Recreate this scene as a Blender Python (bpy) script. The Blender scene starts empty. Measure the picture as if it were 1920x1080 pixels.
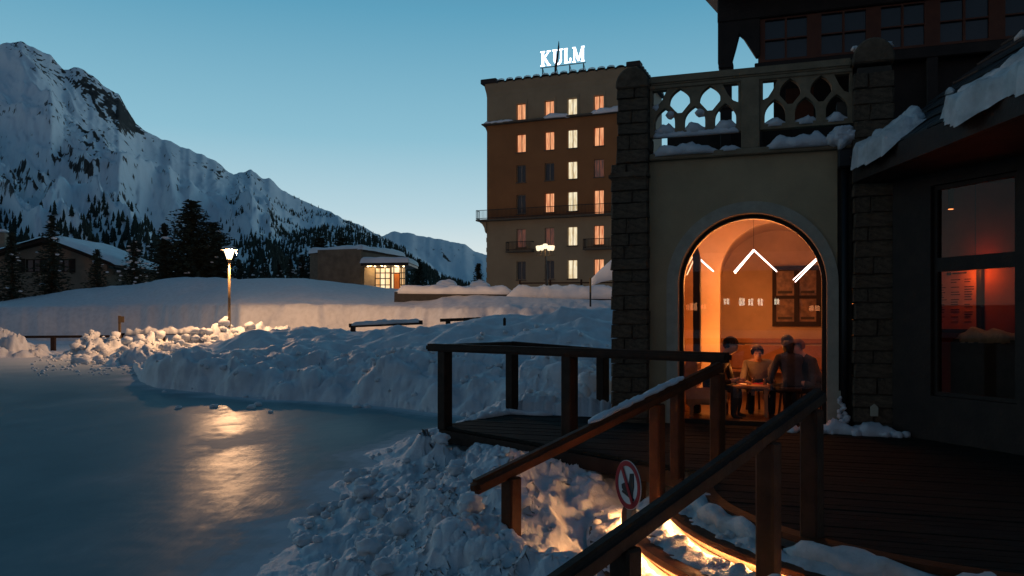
import bpy, bmesh, math, random
import numpy as np
from mathutils import Vector, Matrix

random.seed(7)
rng = np.random.default_rng(11)
SC = bpy.context.scene
COL = SC.collection
PI = math.pi
F = 1500.0          # focal length in photo pixels
EYE = 2.1           # eye height above the ice


def W(x, y, d):
    """a point of the place, measured from the photograph at distance d"""
    return Vector(((x - 960) / F * d, d, EYE + (600 - y) / F * d))


# ------------------------------------------------------------------ camera, sky, exposure
cam_d = bpy.data.cameras.new('camera')
cam = bpy.data.objects.new('camera', cam_d)
COL.objects.link(cam)
cam.location = (0, 0, EYE)
cam.rotation_euler = (PI / 2, 0, 0)
cam_d.sensor_width = 36
cam_d.lens = F / 1920 * 36
cam_d.shift_y = 60 / 1920
cam_d.clip_start = 0.05
cam_d.clip_end = 30000
SC.camera = cam
SC.render.engine = 'CYCLES'
SC.cycles.use_denoising = True
SC.cycles.max_bounces = 8
SC.cycles.diffuse_bounces = 3
SC.cycles.glossy_bounces = 3
SC.cycles.transparent_max_bounces = 12
SC.cycles.sample_clamp_indirect = 3.0
SC.view_settings.view_transform = 'Standard'
SC.view_settings.look = 'None'
SC.view_settings.gamma = 1
SC.view_settings.exposure = 0
SC.view_settings.use_curve_mapping = False

world = bpy.data.worlds.new('World')
SC.world = world
world.use_nodes = True
nt = world.node_tree
nt.nodes.clear()
wo = nt.nodes.new('ShaderNodeOutputWorld')
bg = nt.nodes.new('ShaderNodeBackground')
tc = nt.nodes.new('ShaderNodeTexCoord')
sep = nt.nodes.new('ShaderNodeSeparateXYZ')
nt.links.new(tc.outputs['Generated'], sep.inputs[0])


def ramp(tree, stops, interp='EASE'):
    r = tree.nodes.new('ShaderNodeValToRGB')
    r.color_ramp.interpolation = interp
    e = r.color_ramp.elements
    while len(e) < len(stops):
        e.new(0.5)
    for k, (p, c) in enumerate(stops):
        e[k].position = p
        e[k].color = (c[0], c[1], c[2], 1)
    return r


# dusk sky: afterglow round the sunset side, deep blue overhead and on the far side
glow = ramp(nt, [(0.0, (.86, .86, .80)), (.07, (.70, .76, .75)), (.13, (.46, .63, .70)), (.22, (.25, .49, .61)),
                 (.36, (.105, .33, .48)), (.52, (.034, .125, .225)), (1.0, (.012, .040, .085))], 'LINEAR')
anti = ramp(nt, [(0.0, (.175, .155, .165)), (.10, (.195, .160, .172)), (.22, (.115, .13, .17)), (.40, (.04, .085, .13)),
                 (.65, (.018, .050, .095)), (1.0, (.012, .040, .085))], 'LINEAR')
nt.links.new(sep.outputs['Z'], glow.inputs[0])
nt.links.new(sep.outputs['Z'], anti.inputs[0])
dot = nt.nodes.new('ShaderNodeVectorMath')
dot.operation = 'DOT_PRODUCT'
nt.links.new(tc.outputs['Generated'], dot.inputs[0])
dot.inputs[1].default_value = Vector((0.06, 1, 0)).normalized()
mr = nt.nodes.new('ShaderNodeMapRange')
mr.interpolation_type = 'SMOOTHSTEP'
mr.inputs['From Min'].default_value = -0.90
mr.inputs['From Max'].default_value = 0.60
nt.links.new(dot.outputs['Value'], mr.inputs['Value'])
mx = nt.nodes.new('ShaderNodeMix')
mx.data_type = 'RGBA'
nt.links.new(mr.outputs[0], mx.inputs['Factor'])
nt.links.new(anti.outputs[0], mx.inputs['A'])
nt.links.new(glow.outputs[0], mx.inputs['B'])
nt.links.new(mx.outputs['Result'], bg.inputs['Color'])
bg.inputs['Strength'].default_value = 1.06
nt.links.new(bg.outputs[0], wo.inputs[0])

# ------------------------------------------------------------------ helpers: materials
MATS = {}


def mat(name, base, rough=.65, var=.18, scale=6.0, bump=0.0, bscale=30.0, spec=.4, metallic=0.0, emit=None, estr=0.0, stretch=None, base2=None):
    m = bpy.data.materials.new(name)
    m.use_nodes = True
    t = m.node_tree
    b = t.nodes['Principled BSDF']
    b.inputs['Roughness'].default_value = rough
    b.inputs['Specular IOR Level'].default_value = spec
    b.inputs['Metallic'].default_value = metallic
    co = t.nodes.new('ShaderNodeTexCoord')
    mp = t.nodes.new('ShaderNodeMapping')
    if stretch:
        mp.inputs['Scale'].default_value = stretch
    t.links.new(co.outputs['Object'], mp.inputs[0])
    if var > 0 or base2:
        n = t.nodes.new('ShaderNodeTexNoise')
        n.inputs['Scale'].default_value = scale
        n.inputs['Detail'].default_value = 5
        n.inputs['Roughness'].default_value = .62
        t.links.new(mp.outputs[0], n.inputs['Vector'])
        lo = [max(0, c * (1 - var)) for c in base]
        hi = [min(1, c * (1 + var)) for c in (base2 or base)]
        r = ramp(t, [(.32, lo), (.68, hi)], 'LINEAR')
        t.links.new(n.outputs['Fac'], r.inputs[0])
        t.links.new(r.outputs[0], b.inputs['Base Color'])
    else:
        b.inputs['Base Color'].default_value = (*base, 1)
    if bump > 0:
        n2 = t.nodes.new('ShaderNodeTexNoise')
        n2.inputs['Scale'].default_value = bscale
        n2.inputs['Detail'].default_value = 6
        n2.inputs['Roughness'].default_value = .6
        t.links.new(mp.outputs[0], n2.inputs['Vector'])
        bp = t.nodes.new('ShaderNodeBump')
        bp.inputs['Strength'].default_value = min(1, bump)
        bp.inputs['Distance'].default_value = .02 if bump <= 1 else .02 * bump
        t.links.new(n2.outputs['Fac'], bp.inputs['Height'])
        t.links.new(bp.outputs[0], b.inputs['Normal'])
    if emit:
        b.inputs['Emission Color'].default_value = (*emit, 1)
        b.inputs['Emission Strength'].default_value = estr
    MATS[name] = m
    return m


def lit_mat(name, c_lo, c_hi, strength, scale=(9, 1, 1.2), nscale=1.0):
    """a lit window seen from outside: curtains and room behind it, uneven"""
    m = bpy.data.materials.new(name)
    m.use_nodes = True
    t = m.node_tree
    b = t.nodes['Principled BSDF']
    b.inputs['Base Color'].default_value = (.08, .06, .05, 1)
    b.inputs['Roughness'].default_value = .3
    co = t.nodes.new('ShaderNodeTexCoord')
    oi = t.nodes.new('ShaderNodeObjectInfo')
    ad = t.nodes.new('ShaderNodeVectorMath')
    ad.operation = 'ADD'
    mu = t.nodes.new('ShaderNodeVectorMath')
    mu.operation = 'SCALE'
    mu.inputs[0].default_value = (37, 11, 23)
    t.links.new(oi.outputs['Random'], mu.inputs['Scale'])
    t.links.new(co.outputs['Object'], ad.inputs[0])
    t.links.new(mu.outputs[0], ad.inputs[1])
    mp = t.nodes.new('ShaderNodeMapping')
    mp.inputs['Scale'].default_value = scale
    t.links.new(ad.outputs[0], mp.inputs[0])
    n = t.nodes.new('ShaderNodeTexNoise')
    n.inputs['Scale'].default_value = nscale
    n.inputs['Detail'].default_value = 3
    t.links.new(mp.outputs[0], n.inputs['Vector'])
    r = ramp(t, [(.3, c_lo), (.65, c_hi)], 'LINEAR')
    t.links.new(n.outputs['Fac'], r.inputs[0])
    t.links.new(r.outputs[0], b.inputs['Emission Color'])
    b.inputs['Emission Strength'].default_value = strength
    MATS[name] = m
    return m


def glass_mat(name, refl=.07, tint=(1, 1, 1), fres=.6):
    m = bpy.data.materials.new(name)
    m.use_nodes = True
    t = m.node_tree
    t.nodes.clear()
    o = t.nodes.new('ShaderNodeOutputMaterial')
    tr = t.nodes.new('ShaderNodeBsdfTransparent')
    tr.inputs[0].default_value = (*tint, 1)
    gl = t.nodes.new('ShaderNodeBsdfGlossy')
    gl.inputs['Roughness'].default_value = .0
    fr = t.nodes.new('ShaderNodeLayerWeight')
    fr.inputs['Blend'].default_value = .25
    ma = t.nodes.new('ShaderNodeMath')
    ma.operation = 'ADD'
    ma.inputs[1].default_value = refl
    mm = t.nodes.new('ShaderNodeMath')
    mm.operation = 'MULTIPLY'
    mm.inputs[1].default_value = fres
    t.links.new(fr.outputs['Fresnel'], mm.inputs[0])
    t.links.new(mm.outputs[0], ma.inputs[0])
    mi = t.nodes.new('ShaderNodeMixShader')
    t.links.new(ma.outputs[0], mi.inputs[0])
    t.links.new(tr.outputs[0], mi.inputs[1])
    t.links.new(gl.outputs[0], mi.inputs[2])
    t.links.new(mi.outputs[0], o.inputs[0])
    MATS[name] = m
    return m


def lit_glass(name, emit, estr, clear=.5):
    """glowing lamp glass that lets the lamp's own light through"""
    m = bpy.data.materials.new(name)
    m.use_nodes = True
    t = m.node_tree
    t.nodes.clear()
    o = t.nodes.new('ShaderNodeOutputMaterial')
    tr = t.nodes.new('ShaderNodeBsdfTransparent')
    em = t.nodes.new('ShaderNodeEmission')
    em.inputs[0].default_value = (*emit, 1)
    em.inputs[1].default_value = estr
    mi = t.nodes.new('ShaderNodeMixShader')
    mi.inputs[0].default_value = 1 - clear
    t.links.new(tr.outputs[0], mi.inputs[1])
    t.links.new(em.outputs[0], mi.inputs[2])
    t.links.new(mi.outputs[0], o.inputs[0])
    MATS[name] = m
    return m


def snow_mat(name, base=(.80, .82, .84), scale=3.0, bump=.5, bscale=9.0, dirt=.0):
    m = bpy.data.materials.new(name)
    m.use_nodes = True
    t = m.node_tree
    b = t.nodes['Principled BSDF']
    b.inputs['Roughness'].default_value = .6
    b.inputs['Specular IOR Level'].default_value = .25
    g = t.nodes.new('ShaderNodeNewGeometry')
    n = t.nodes.new('ShaderNodeTexNoise')
    n.inputs['Scale'].default_value = scale
    n.inputs['Detail'].default_value = 6
    t.links.new(g.outputs['Position'], n.inputs['Vector'])
    lo = [c * (.86 - dirt) for c in base]
    r = ramp(t, [(.3, lo), (.6, base)], 'LINEAR')
    t.links.new(n.outputs['Fac'], r.inputs[0])
    t.links.new(r.outputs[0], b.inputs['Base Color'])
    n2 = t.nodes.new('ShaderNodeTexNoise')
    n2.inputs['Scale'].default_value = bscale
    n2.inputs['Detail'].default_value = 7
    n2.inputs['Roughness'].default_value = .65
    t.links.new(g.outputs['Position'], n2.inputs['Vector'])
    bp = t.nodes.new('ShaderNodeBump')
    bp.inputs['Strength'].default_value = bump
    bp.inputs['Distance'].default_value = .05
    t.links.new(n2.outputs['Fac'], bp.inputs['Height'])
    t.links.new(bp.outputs[0], b.inputs['Normal'])
    MATS[name] = m
    return m


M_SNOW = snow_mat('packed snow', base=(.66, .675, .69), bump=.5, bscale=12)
M_SNOWFAR = snow_mat('deep snow', scale=.5, bump=.35, bscale=2.5)
M_DIRTY_DIM = snow_mat('dirty and dimmed snow', base=(.70, .68, .66), scale=5, dirt=.25, bump=.7, bscale=14)
M_WOOD = mat('dark stained beam', (.030, .017, .011), rough=.65, var=.4, scale=5, bump=.4, bscale=14, spec=.15)
M_REDWOOD = mat('red brown handrail', (.085, .027, .010), rough=.6, var=.3, scale=6, bump=.35, bscale=22, spec=.15)
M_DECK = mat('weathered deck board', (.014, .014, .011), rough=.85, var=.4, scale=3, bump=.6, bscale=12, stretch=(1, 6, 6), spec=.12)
M_STUCCO = mat('cream stucco', (.40, .295, .17), rough=.9, var=.10, scale=2.2, bump=.35, bscale=60)
M_TRIM = mat('grey arch stone', (.40, .345, .26), rough=.85, var=.12, scale=7, bump=.3, bscale=50)
M_STONE = mat('brown sandstone', (.125, .084, .052), rough=.9, var=.45, scale=5, bump=1.2, bscale=18)
M_MORTAR = mat('mortar', (.075, .060, .046), rough=.95, var=.2, scale=9, bump=.6)
M_BALU = mat('carved balustrade stone', (.24, .18, .11), rough=.88, var=.18, scale=6, bump=.5, bscale=40)
M_TIMBER = mat('dark gallery timber', (.026, .015, .010), rough=.7, var=.35, scale=4, bump=.4, bscale=20)
M_REDFRAME = mat('red brown window frame', (.13, .036, .014), rough=.6, var=.2, scale=6)
M_BRONZE = mat('dark bronze', (.022, .016, .013), rough=.4, var=.15, metallic=.4)
M_BLACK = mat('black iron', (.015, .015, .016), rough=.5, var=.1, metallic=.3)
M_SLATE = mat('dark roof slate', (.030, .029, .028), rough=.75, var=.3, scale=4, bump=.5)
M_GLASS = glass_mat('window glass', .022)
M_GLASS2 = glass_mat('porch glass', .006, (.74, .66, .60), .30)
M_DARKPANE = mat('unlit pane', (.02, .03, .038), rough=.08, var=.2, scale=2, spec=.6)
M_BARK = mat('bark', (.045, .032, .022), rough=.9, var=.3, scale=12, bump=.8)
M_NEEDLE = mat('spruce needles', (.020, .030, .020), rough=.85, var=.5, scale=1.5)
M_NEEDLE2 = mat('arolla needles', (.022, .030, .018), rough=.85, var=.5, scale=1.2)
M_WARMWALL = mat('warm interior plaster', (.62, .47, .32), rough=.85, var=.10, scale=2.5)
M_ORANGEWOOD = mat('honey pine', (.42, .20, .08), rough=.5, var=.2, scale=5, bump=.2)

# ------------------------------------------------------------------ helpers: objects


def wloc(o):
    v = Vector((0, 0, 0))
    while o is not None:
        v = v + o.location
        o = o.parent
    return v


def thing(name, label, cat, loc=(0, 0, 0), group=None):
    o = bpy.data.objects.new(name, None)
    o.empty_display_size = .2
    COL.objects.link(o)
    o.location = loc
    o['label'] = label
    o['category'] = cat
    if group:
        o['group'] = group
    return o


def tag(o, label=None, cat=None, group=None, kind=None):
    if label:
        o['label'] = label
    if cat:
        o['category'] = cat
    if group:
        o['group'] = group
    if kind:
        o['kind'] = kind
    return o


def link_mesh(me, name, parent=None, loc=None):
    o = bpy.data.objects.new(name, me)
    COL.objects.link(o)
    if parent is not None:
        o.parent = parent
    if loc is not None:
        o.location = loc
    return o


def copy_tree(o, parent=None):
    c = o.copy()
    COL.objects.link(c)
    c.parent = parent
    for ch in list(o.children):
        copy_tree(ch, c)
    return c


class MB:
    """collects shapes in world coordinates; build() links them as one mesh object"""

    def __init__(self):
        self.v = []
        self.f = []

    def add(self, vs, fs):
        k = len(self.v)
        self.v.extend([tuple(p) for p in vs])
        self.f.extend([tuple(i + k for i in q) for q in fs])
        return self

    def frame_box(self, o, ax, ay, az, x0, x1, y0, y1, z0, z1):
        c = [o + ax * x + ay * y + az * z for z in (z0, z1) for y in (y0, y1) for x in (x0, x1)]
        return self.add(c, [(0, 2, 3, 1), (4, 5, 7, 6), (0, 1, 5, 4), (2, 6, 7, 3), (0, 4, 6, 2), (1, 3, 7, 5)])

    def box(self, c, s, rz=0.0):
        ca, sa = math.cos(rz), math.sin(rz)
        return self.frame_box(Vector(c), Vector((ca, sa, 0)), Vector((-sa, ca, 0)), Vector((0, 0, 1)),
                              -s[0] / 2, s[0] / 2, -s[1] / 2, s[1] / 2, -s[2] / 2, s[2] / 2)

    def beam(self, a, b, w, h, up=(0, 0, 1)):
        a, b = Vector(a), Vector(b)
        d = (b - a)
        L = d.length
        d.normalize()
        up = Vector(up)
        side = d.cross(up)
        if side.length < 1e-4:
            side = d.cross(Vector((0, 1, 0)))
        side.normalize()
        u = side.cross(d).normalized()
        return self.frame_box(a, d, side, u, 0, L, -w / 2, w / 2, -h / 2, h / 2)

    def tube(self, pts, r, n=8, closed=False):
        pts = [Vector(p) for p in pts]
        rs = r if isinstance(r, (list, tuple)) else [r] * len(pts)
        k = len(self.v)
        prev = None
        m = len(pts)
        for i, p in enumerate(pts):
            if closed:
                d = pts[(i + 1) % m] - pts[i - 1]
            else:
                d = pts[min(i + 1, m - 1)] - pts[max(i - 1, 0)]
            d.normalize()
            if prev is None:
                a = d.cross(Vector((0, 0, 1)))
                if a.length < 1e-3:
                    a = d.cross(Vector((0, 1, 0)))
            else:
                a = prev - d * prev.dot(d)
            a.normalize()
            prev = a
            b = d.cross(a)
            for j in range(n):
                t = 2 * PI * j / n
                self.v.append(tuple(p + a * math.cos(t) * rs[i] + b * math.sin(t) * rs[i]))
        rng_ = range(m) if closed else range(m - 1)
        for i in rng_:
            i2 = (i + 1) % m
            for j in range(n):
                j2 = (j + 1) % n
                self.f.append((k + i * n + j, k + i * n + j2, k + i2 * n + j2, k + i2 * n + j))
        if not closed:
            self.f.append(tuple(k + j for j in reversed(range(n))))
            self.f.append(tuple(k + (m - 1) * n + j for j in range(n)))
        return self

    def prism(self, poly, o, ax, ay, az, d0, d1):
        """polygon in (ax, ay) swept along az from d0 to d1"""
        n = len(poly)
        vs = [o + ax * p[0] + ay * p[1] + az * d0 for p in poly] + [o + ax * p[0] + ay * p[1] + az * d1 for p in poly]
        fs = [tuple(reversed(range(n))), tuple(range(n, 2 * n))]
        fs += [(i, (i + 1) % n, n + (i + 1) % n, n + i) for i in range(n)]
        return self.add(vs, fs)

    def lathe(self, prof, c, n=16):
        c = Vector(c)
        k = len(self.v)
        for r, z in prof:
            for j in range(n):
                t = 2 * PI * j / n
                self.v.append((c.x + r * math.cos(t), c.y + r * math.sin(t), c.z + z))
        for i in range(len(prof) - 1):
            for j in range(n):
                j2 = (j + 1) % n
                self.f.append((k + i * n + j, k + i * n + j2, k + (i + 1) * n + j2, k + (i + 1) * n + j))
        self.f.append(tuple(k + j for j in reversed(range(n))))
        self.f.append(tuple(k + (len(prof) - 1) * n + j for j in range(n)))
        return self

    def build(self, name, m, parent=None, bevel=0.0, smooth=False, segs=1):
        off = wloc(parent) if parent is not None else Vector((0, 0, 0))
        me = bpy.data.meshes.new(name)
        me.from_pydata([(p[0] - off.x, p[1] - off.y, p[2] - off.z) for p in self.v], [], self.f)
        bm = bmesh.new()
        bm.from_mesh(me)
        bmesh.ops.recalc_face_normals(bm, faces=bm.faces)
        if bevel > 0:
            ed = [e for e in bm.edges if len(e.link_faces) == 2 and e.calc_face_angle(0) > .6]
            bmesh.ops.bevel(bm, geom=ed, offset=bevel, segments=segs, affect='EDGES', clamp_overlap=True)
        bm.to_mesh(me)
        bm.free()
        ms = m if isinstance(m, (list, tuple)) else [m]
        for q in ms:
            me.materials.append(q)
        if smooth:
            me.polygons.foreach_set('use_smooth', [True] * len(me.polygons))
        return link_mesh(me, name, parent)


def plate(name, outer, holes, o, ax, ay, az, d0, d1, m, parent):
    """a flat piece with real openings, extruded from d0 to d1 along az"""
    cu = bpy.data.curves.new('outline', 'CURVE')
    cu.dimensions = '2D'
    cu.fill_mode = 'BOTH'
    cu.extrude = abs(d1 - d0) / 2
    for loop in [outer] + holes:
        sp = cu.splines.new('POLY')
        sp.points.add(len(loop) - 1)
        for i, p in enumerate(loop):
            sp.points[i].co = (p[0], p[1], 0, 1)
        sp.use_cyclic_u = True
    ob = bpy.data.objects.new('outline', cu)
    me = bpy.data.meshes.new_from_object(ob)
    bpy.data.objects.remove(ob)
    bpy.data.curves.remove(cu)
    off = wloc(parent) if parent is not None else Vector((0, 0, 0))
    mid = (d0 + d1) / 2
    for v in me.vertices:
        v.co = o + ax * v.co.x + ay * v.co.y + az * (v.co.z + mid) - off
    bm = bmesh.new()
    bm.from_mesh(me)
    bmesh.ops.remove_doubles(bm, verts=bm.verts, dist=1e-4)
    bmesh.ops.recalc_face_normals(bm, faces=bm.faces)
    bm.to_mesh(me)
    bm.free()
    me.name = name
    me.materials.clear()
    me.materials.append(m)
    for p in me.polygons:
        p.use_smooth = False
        p.material_index = 0
    return link_mesh(me, name, parent)


# ------------------------------------------------------------------ helpers: noise


def _h(ix, iy, s):
    h = (ix.astype(np.int64) * 374761393 + iy.astype(np.int64) * 668265263 + s * 974634541) & 0xffffffff
    h = ((h ^ (h >> 13)) * 1274126177) & 0xffffffff
    h = ((h ^ (h >> 16)) * 2246822519) & 0xffffffff
    return ((h ^ (h >> 15)) & 0xffffff) / float(0x1000000)


def perlin(x, y, s=0):
    x = np.asarray(x, float)
    y = np.asarray(y, float)
    xi, yi = np.floor(x), np.floor(y)
    fx, fy = x - xi, y - yi
    u, v = fx * fx * fx * (fx * (fx * 6 - 15) + 10), fy * fy * fy * (fy * (fy * 6 - 15) + 10)

    def g(ax, ay):
        a = _h(xi + ax, yi + ay, s) * 2 * np.pi
        return np.cos(a) * (fx - ax) + np.sin(a) * (fy - ay)
    n0 = g(0, 0) * (1 - u) + g(1, 0) * u
    n1 = g(0, 1) * (1 - u) + g(1, 1) * u
    return (n0 * (1 - v) + n1 * v) * 1.5


def perlin3(x, y, z, s=0):
    xi, yi, zi = np.floor(x), np.floor(y), np.floor(z)
    fx, fy, fz = x - xi, y - yi, z - zi
    u, v, w = fx * fx * (3 - 2 * fx), fy * fy * (3 - 2 * fy), fz * fz * (3 - 2 * fz)

    def g(ax, ay, az):
        h = _h(xi + ax + 131 * (zi + az), yi + ay + 57 * (zi + az), s) * 2 * np.pi
        c = np.sin(h * 7.0)
        q = np.sqrt(1 - c * c)
        return np.cos(h) * q * (fx - ax) + np.sin(h) * q * (fy - ay) + c * (fz - az)
    a = [(g(0, 0, k) * (1 - u) + g(1, 0, k) * u) * (1 - v) + (g(0, 1, k) * (1 - u) + g(1, 1, k) * u) * v for k in (0, 1)]
    return (a[0] * (1 - w) + a[1] * w) * 1.6


def fbm(x, y, o=5, s=0, gain=.5):
    t = 0
    a = 1.0
    for k in range(o):
        t = t + a * perlin(x * 2 ** k, y * 2 ** k, s + k)
        a *= gain
    return t


def ridged(x, y, o=5, s=0, gain=.5):
    t = 0
    a = 1.0
    w = 1.0
    for k in range(o):
        n = 1 - np.abs(perlin(x * 2 ** k, y * 2 ** k, s + k))
        n = n * n
        t = t + a * n * w
        w = np.clip(n * 1.6, 0, 1)
        a *= gain
    return t


def clods(x, y, s=0):
    """round lumps of random size, 0..1"""
    xi, yi = np.floor(x), np.floor(y)
    best = np.zeros_like(x)
    for dx in (-1, 0, 1):
        for dy in (-1, 0, 1):
            cx, cy = xi + dx, yi + dy
            px = cx + _h(cx, cy, s)
            py = cy + _h(cx, cy, s + 7)
            R = .35 + .55 * _h(cx, cy, s + 13)
            d2 = ((x - px) ** 2 + (y - py) ** 2) / (R * R)
            best = np.maximum(best, np.sqrt(np.clip(1 - d2, 0, 1)) * R)
    return best


def chunks(x, y, s=0, tilt=.6):
    """broken blocks: each cell a tilted flat top with sharp breaks between"""
    xi, yi = np.floor(x), np.floor(y)
    best = np.full_like(x, 9.0)
    sec = np.full_like(x, 9.0)
    h = np.zeros_like(x)
    for dx in (-1, 0, 1):
        for dy in (-1, 0, 1):
            cx, cy = xi + dx, yi + dy
            px = x - cx - _h(cx, cy, s)
            py = y - cy - _h(cx, cy, s + 7)
            d = np.hypot(px, py)
            v = _h(cx, cy, s + 13) + tilt * ((_h(cx, cy, s + 17) - .5) * px + (_h(cx, cy, s + 19) - .5) * py) * 2
            n = d < best
            sec = np.where(n, best, np.minimum(sec, d))
            h = np.where(n, v, h)
            best = np.where(n, d, best)
    e = np.clip((sec - best) / .16, 0, 1)
    return h * (.35 + .65 * e * (2 - e)) - .5


def sstep(a, b, x):
    t = np.clip((x - a) / (b - a), 0, 1)
    return t * t * (3 - 2 * t)


def grid_mesh(name, X, Y, Z, m, parent=None, smooth=True, cull=None):
    nr, nc = X.shape
    co = np.stack([X, Y, Z], -1).reshape(-1, 3).astype(np.float32)
    i = np.arange(nr * nc).reshape(nr, nc)
    q = np.stack([i[:-1, :-1], i[:-1, 1:], i[1:, 1:], i[1:, :-1]], -1).reshape(-1, 4)
    me = bpy.data.meshes.new(name)
    me.vertices.add(len(co))
    me.vertices.foreach_set('co', co.ravel())
    me.loops.add(q.size)
    me.loops.foreach_set('vertex_index', q.ravel().astype(np.int32))
    me.polygons.add(len(q))
    me.polygons.foreach_set('loop_start', np.arange(0, q.size, 4, dtype=np.int32))
    me.polygons.foreach_set('use_smooth', np.full(len(q), smooth))
    me.update(calc_edges=True)
    me.validate()
    me.materials.append(m)
    return link_mesh(me, name, parent)


ICO = []
for sub in (1, 2, 3, 4):
    b_ = bmesh.new()
    bmesh.ops.create_icosphere(b_, subdivisions=sub, radius=1)
    b_.verts.ensure_lookup_table()
    ICO.append((np.array([v.co[:] for v in b_.verts]), [tuple(v.index for v in f.verts) for f in b_.faces]))
    b_.free()


def lump(mb, c, r, seed=0, sub=1, flat=1.0, rough=.35):
    V, Fc = ICO[sub]
    off = seed * 3.17
    n = perlin(V[:, 0] * 1.3 + off, V[:, 1] * 1.3 + V[:, 2] * 1.7 + off, 3) + .5 * perlin(V[:, 0] * 2.9 - off, V[:, 2] * 3.1 + V[:, 1] * 2.3 + off, 5)
    P = V * (1 + rough * n)[:, None] * np.array([r, r, r * flat]) + np.array(c)
    mb.add(P.tolist(), Fc)


def snow_ridge(mb, pts, w, h, seed=0, step=.08, over=.35, n=9, rough=.5):
    """a ragged strip of snow lying along a line"""
    pts = [Vector(p) for p in pts]
    out = []
    for a, b in zip(pts[:-1], pts[1:]):
        k = max(1, int((b - a).length / step))
        out += [a.lerp(b, i / k) for i in range(k)]
    out.append(pts[-1])
    m = len(out)
    idx = np.arange(m) * step
    nz = fbm(idx / (w * 1.6 + .02) + seed * 7.3, idx * 0 + seed, 4, 21)
    nz2 = fbm(idx / (w * 1.1 + .02) + seed * 3.1, idx * 0 + seed + 9, 4, 31)
    k0 = len(mb.v)
    for i, p in enumerate(out):
        d = (out[min(i + 1, m - 1)] - out[max(i - 1, 0)])
        d.z = 0
        d.normalize()
        side = Vector((d.y, -d.x, 0))
        e = min(1, min(i, m - 1 - i) * step / (w * .8) + .12)
        hh = max(.12, (1 + rough * nz[i])) * h * e
        ww = max(.25, (1 + rough * .7 * nz2[i])) * w * e
        for j in range(n):
            t = PI * (j / (n - 1))
            rr = 1 + .16 * math.sin(t * 3 + nz[i] * 5 + i)
            mb.v.append(tuple(p + side * (math.cos(t) * ww / 2 * rr) + Vector((0, 0, math.sin(t) ** .7 * hh * rr - (over * h if j in (0, n - 1) else 0)))))
    for i in range(m - 1):
        for j in range(n - 1):
            mb.f.append((k0 + i * n + j, k0 + i * n + j + 1, k0 + (i + 1) * n + j + 1, k0 + (i + 1) * n + j))
        mb.f.append((k0 + i * n + n - 1, k0 + i * n, k0 + (i + 1) * n, k0 + (i + 1) * n + n - 1))
    mb.f.append(tuple(k0 + j for j in range(n)))
    mb.f.append(tuple(k0 + (m - 1) * n + j for j in reversed(range(n))))


UP = Vector((0, 0, 1))


def arc(cx, cy, r, a0, a1, n):
    return [(cx + r * math.cos(math.radians(a0 + (a1 - a0) * i / n)), cy + r * math.sin(math.radians(a0 + (a1 - a0) * i / n))) for i in range(n + 1)]


def lamp_light(name, loc, color, power, radius=.1, parent=None, kind='POINT', spot=None, rot=None):
    l = bpy.data.lights.new(name, kind)
    l.energy = power
    l.color = color
    l.shadow_soft_size = radius
    if spot:
        l.spot_size = spot
        l.spot_blend = .8
    o = bpy.data.objects.new(name, l)
    COL.objects.link(o)
    if parent is not None:
        o.parent = parent
        o.location = Vector(loc) - wloc(parent)
    else:
        o.location = loc
    if rot:
        o.rotation_euler = rot
    return o
# ------------------------------------------------------------------ mountains


def lerp_tab(x, tab):
    xs = [t[0] for t in tab]
    return np.stack([np.interp(x, xs, [t[k] for t in tab]) for k in range(1, len(tab[0]))], -1)


def mountain_mat(name):
    m = bpy.data.materials.new(name)
    m.use_nodes = True
    t = m.node_tree
    b = t.nodes['Principled BSDF']
    b.inputs['Roughness'].default_value = .85
    b.inputs['Specular IOR Level'].default_value = .1
    at = t.nodes.new('ShaderNodeAttribute')
    at.attribute_name = 'rock'
    g = t.nodes.new('ShaderNodeNewGeometry')
    n = t.nodes.new('ShaderNodeTexNoise')
    n.inputs['Scale'].default_value = .035
    n.inputs['Detail'].default_value = 8
    n.inputs['Roughness'].default_value = .7
    t.links.new(g.outputs['Position'], n.inputs['Vector'])
    ad = t.nodes.new('ShaderNodeMath')
    ad.operation = 'MULTIPLY_ADD'
    ad.inputs[1].default_value = 1.6
    t.links.new(n.outputs['Fac'], ad.inputs[0])
    t.links.new(at.outputs['Fac'], ad.inputs[2])
    r = ramp(t, [(.0, (.84, .88, .90)), (.46, (.76, .80, .82)), (.54, (.085, .072, .062)), (1, (.035, .030, .027))], 'LINEAR')
    mr_ = t.nodes.new('ShaderNodeMapRange')
    mr_.inputs['From Min'].default_value = .3
    mr_.inputs['From Max'].default_value = 2.3
    t.links.new(ad.outputs[0], mr_.inputs['Value'])
    t.links.new(mr_.outputs[0], r.inputs[0])
    t.links.new(r.outputs[0], b.inputs['Base Color'])
    return m


M_MOUNT = mountain_mat('snow and bare rock')


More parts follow.
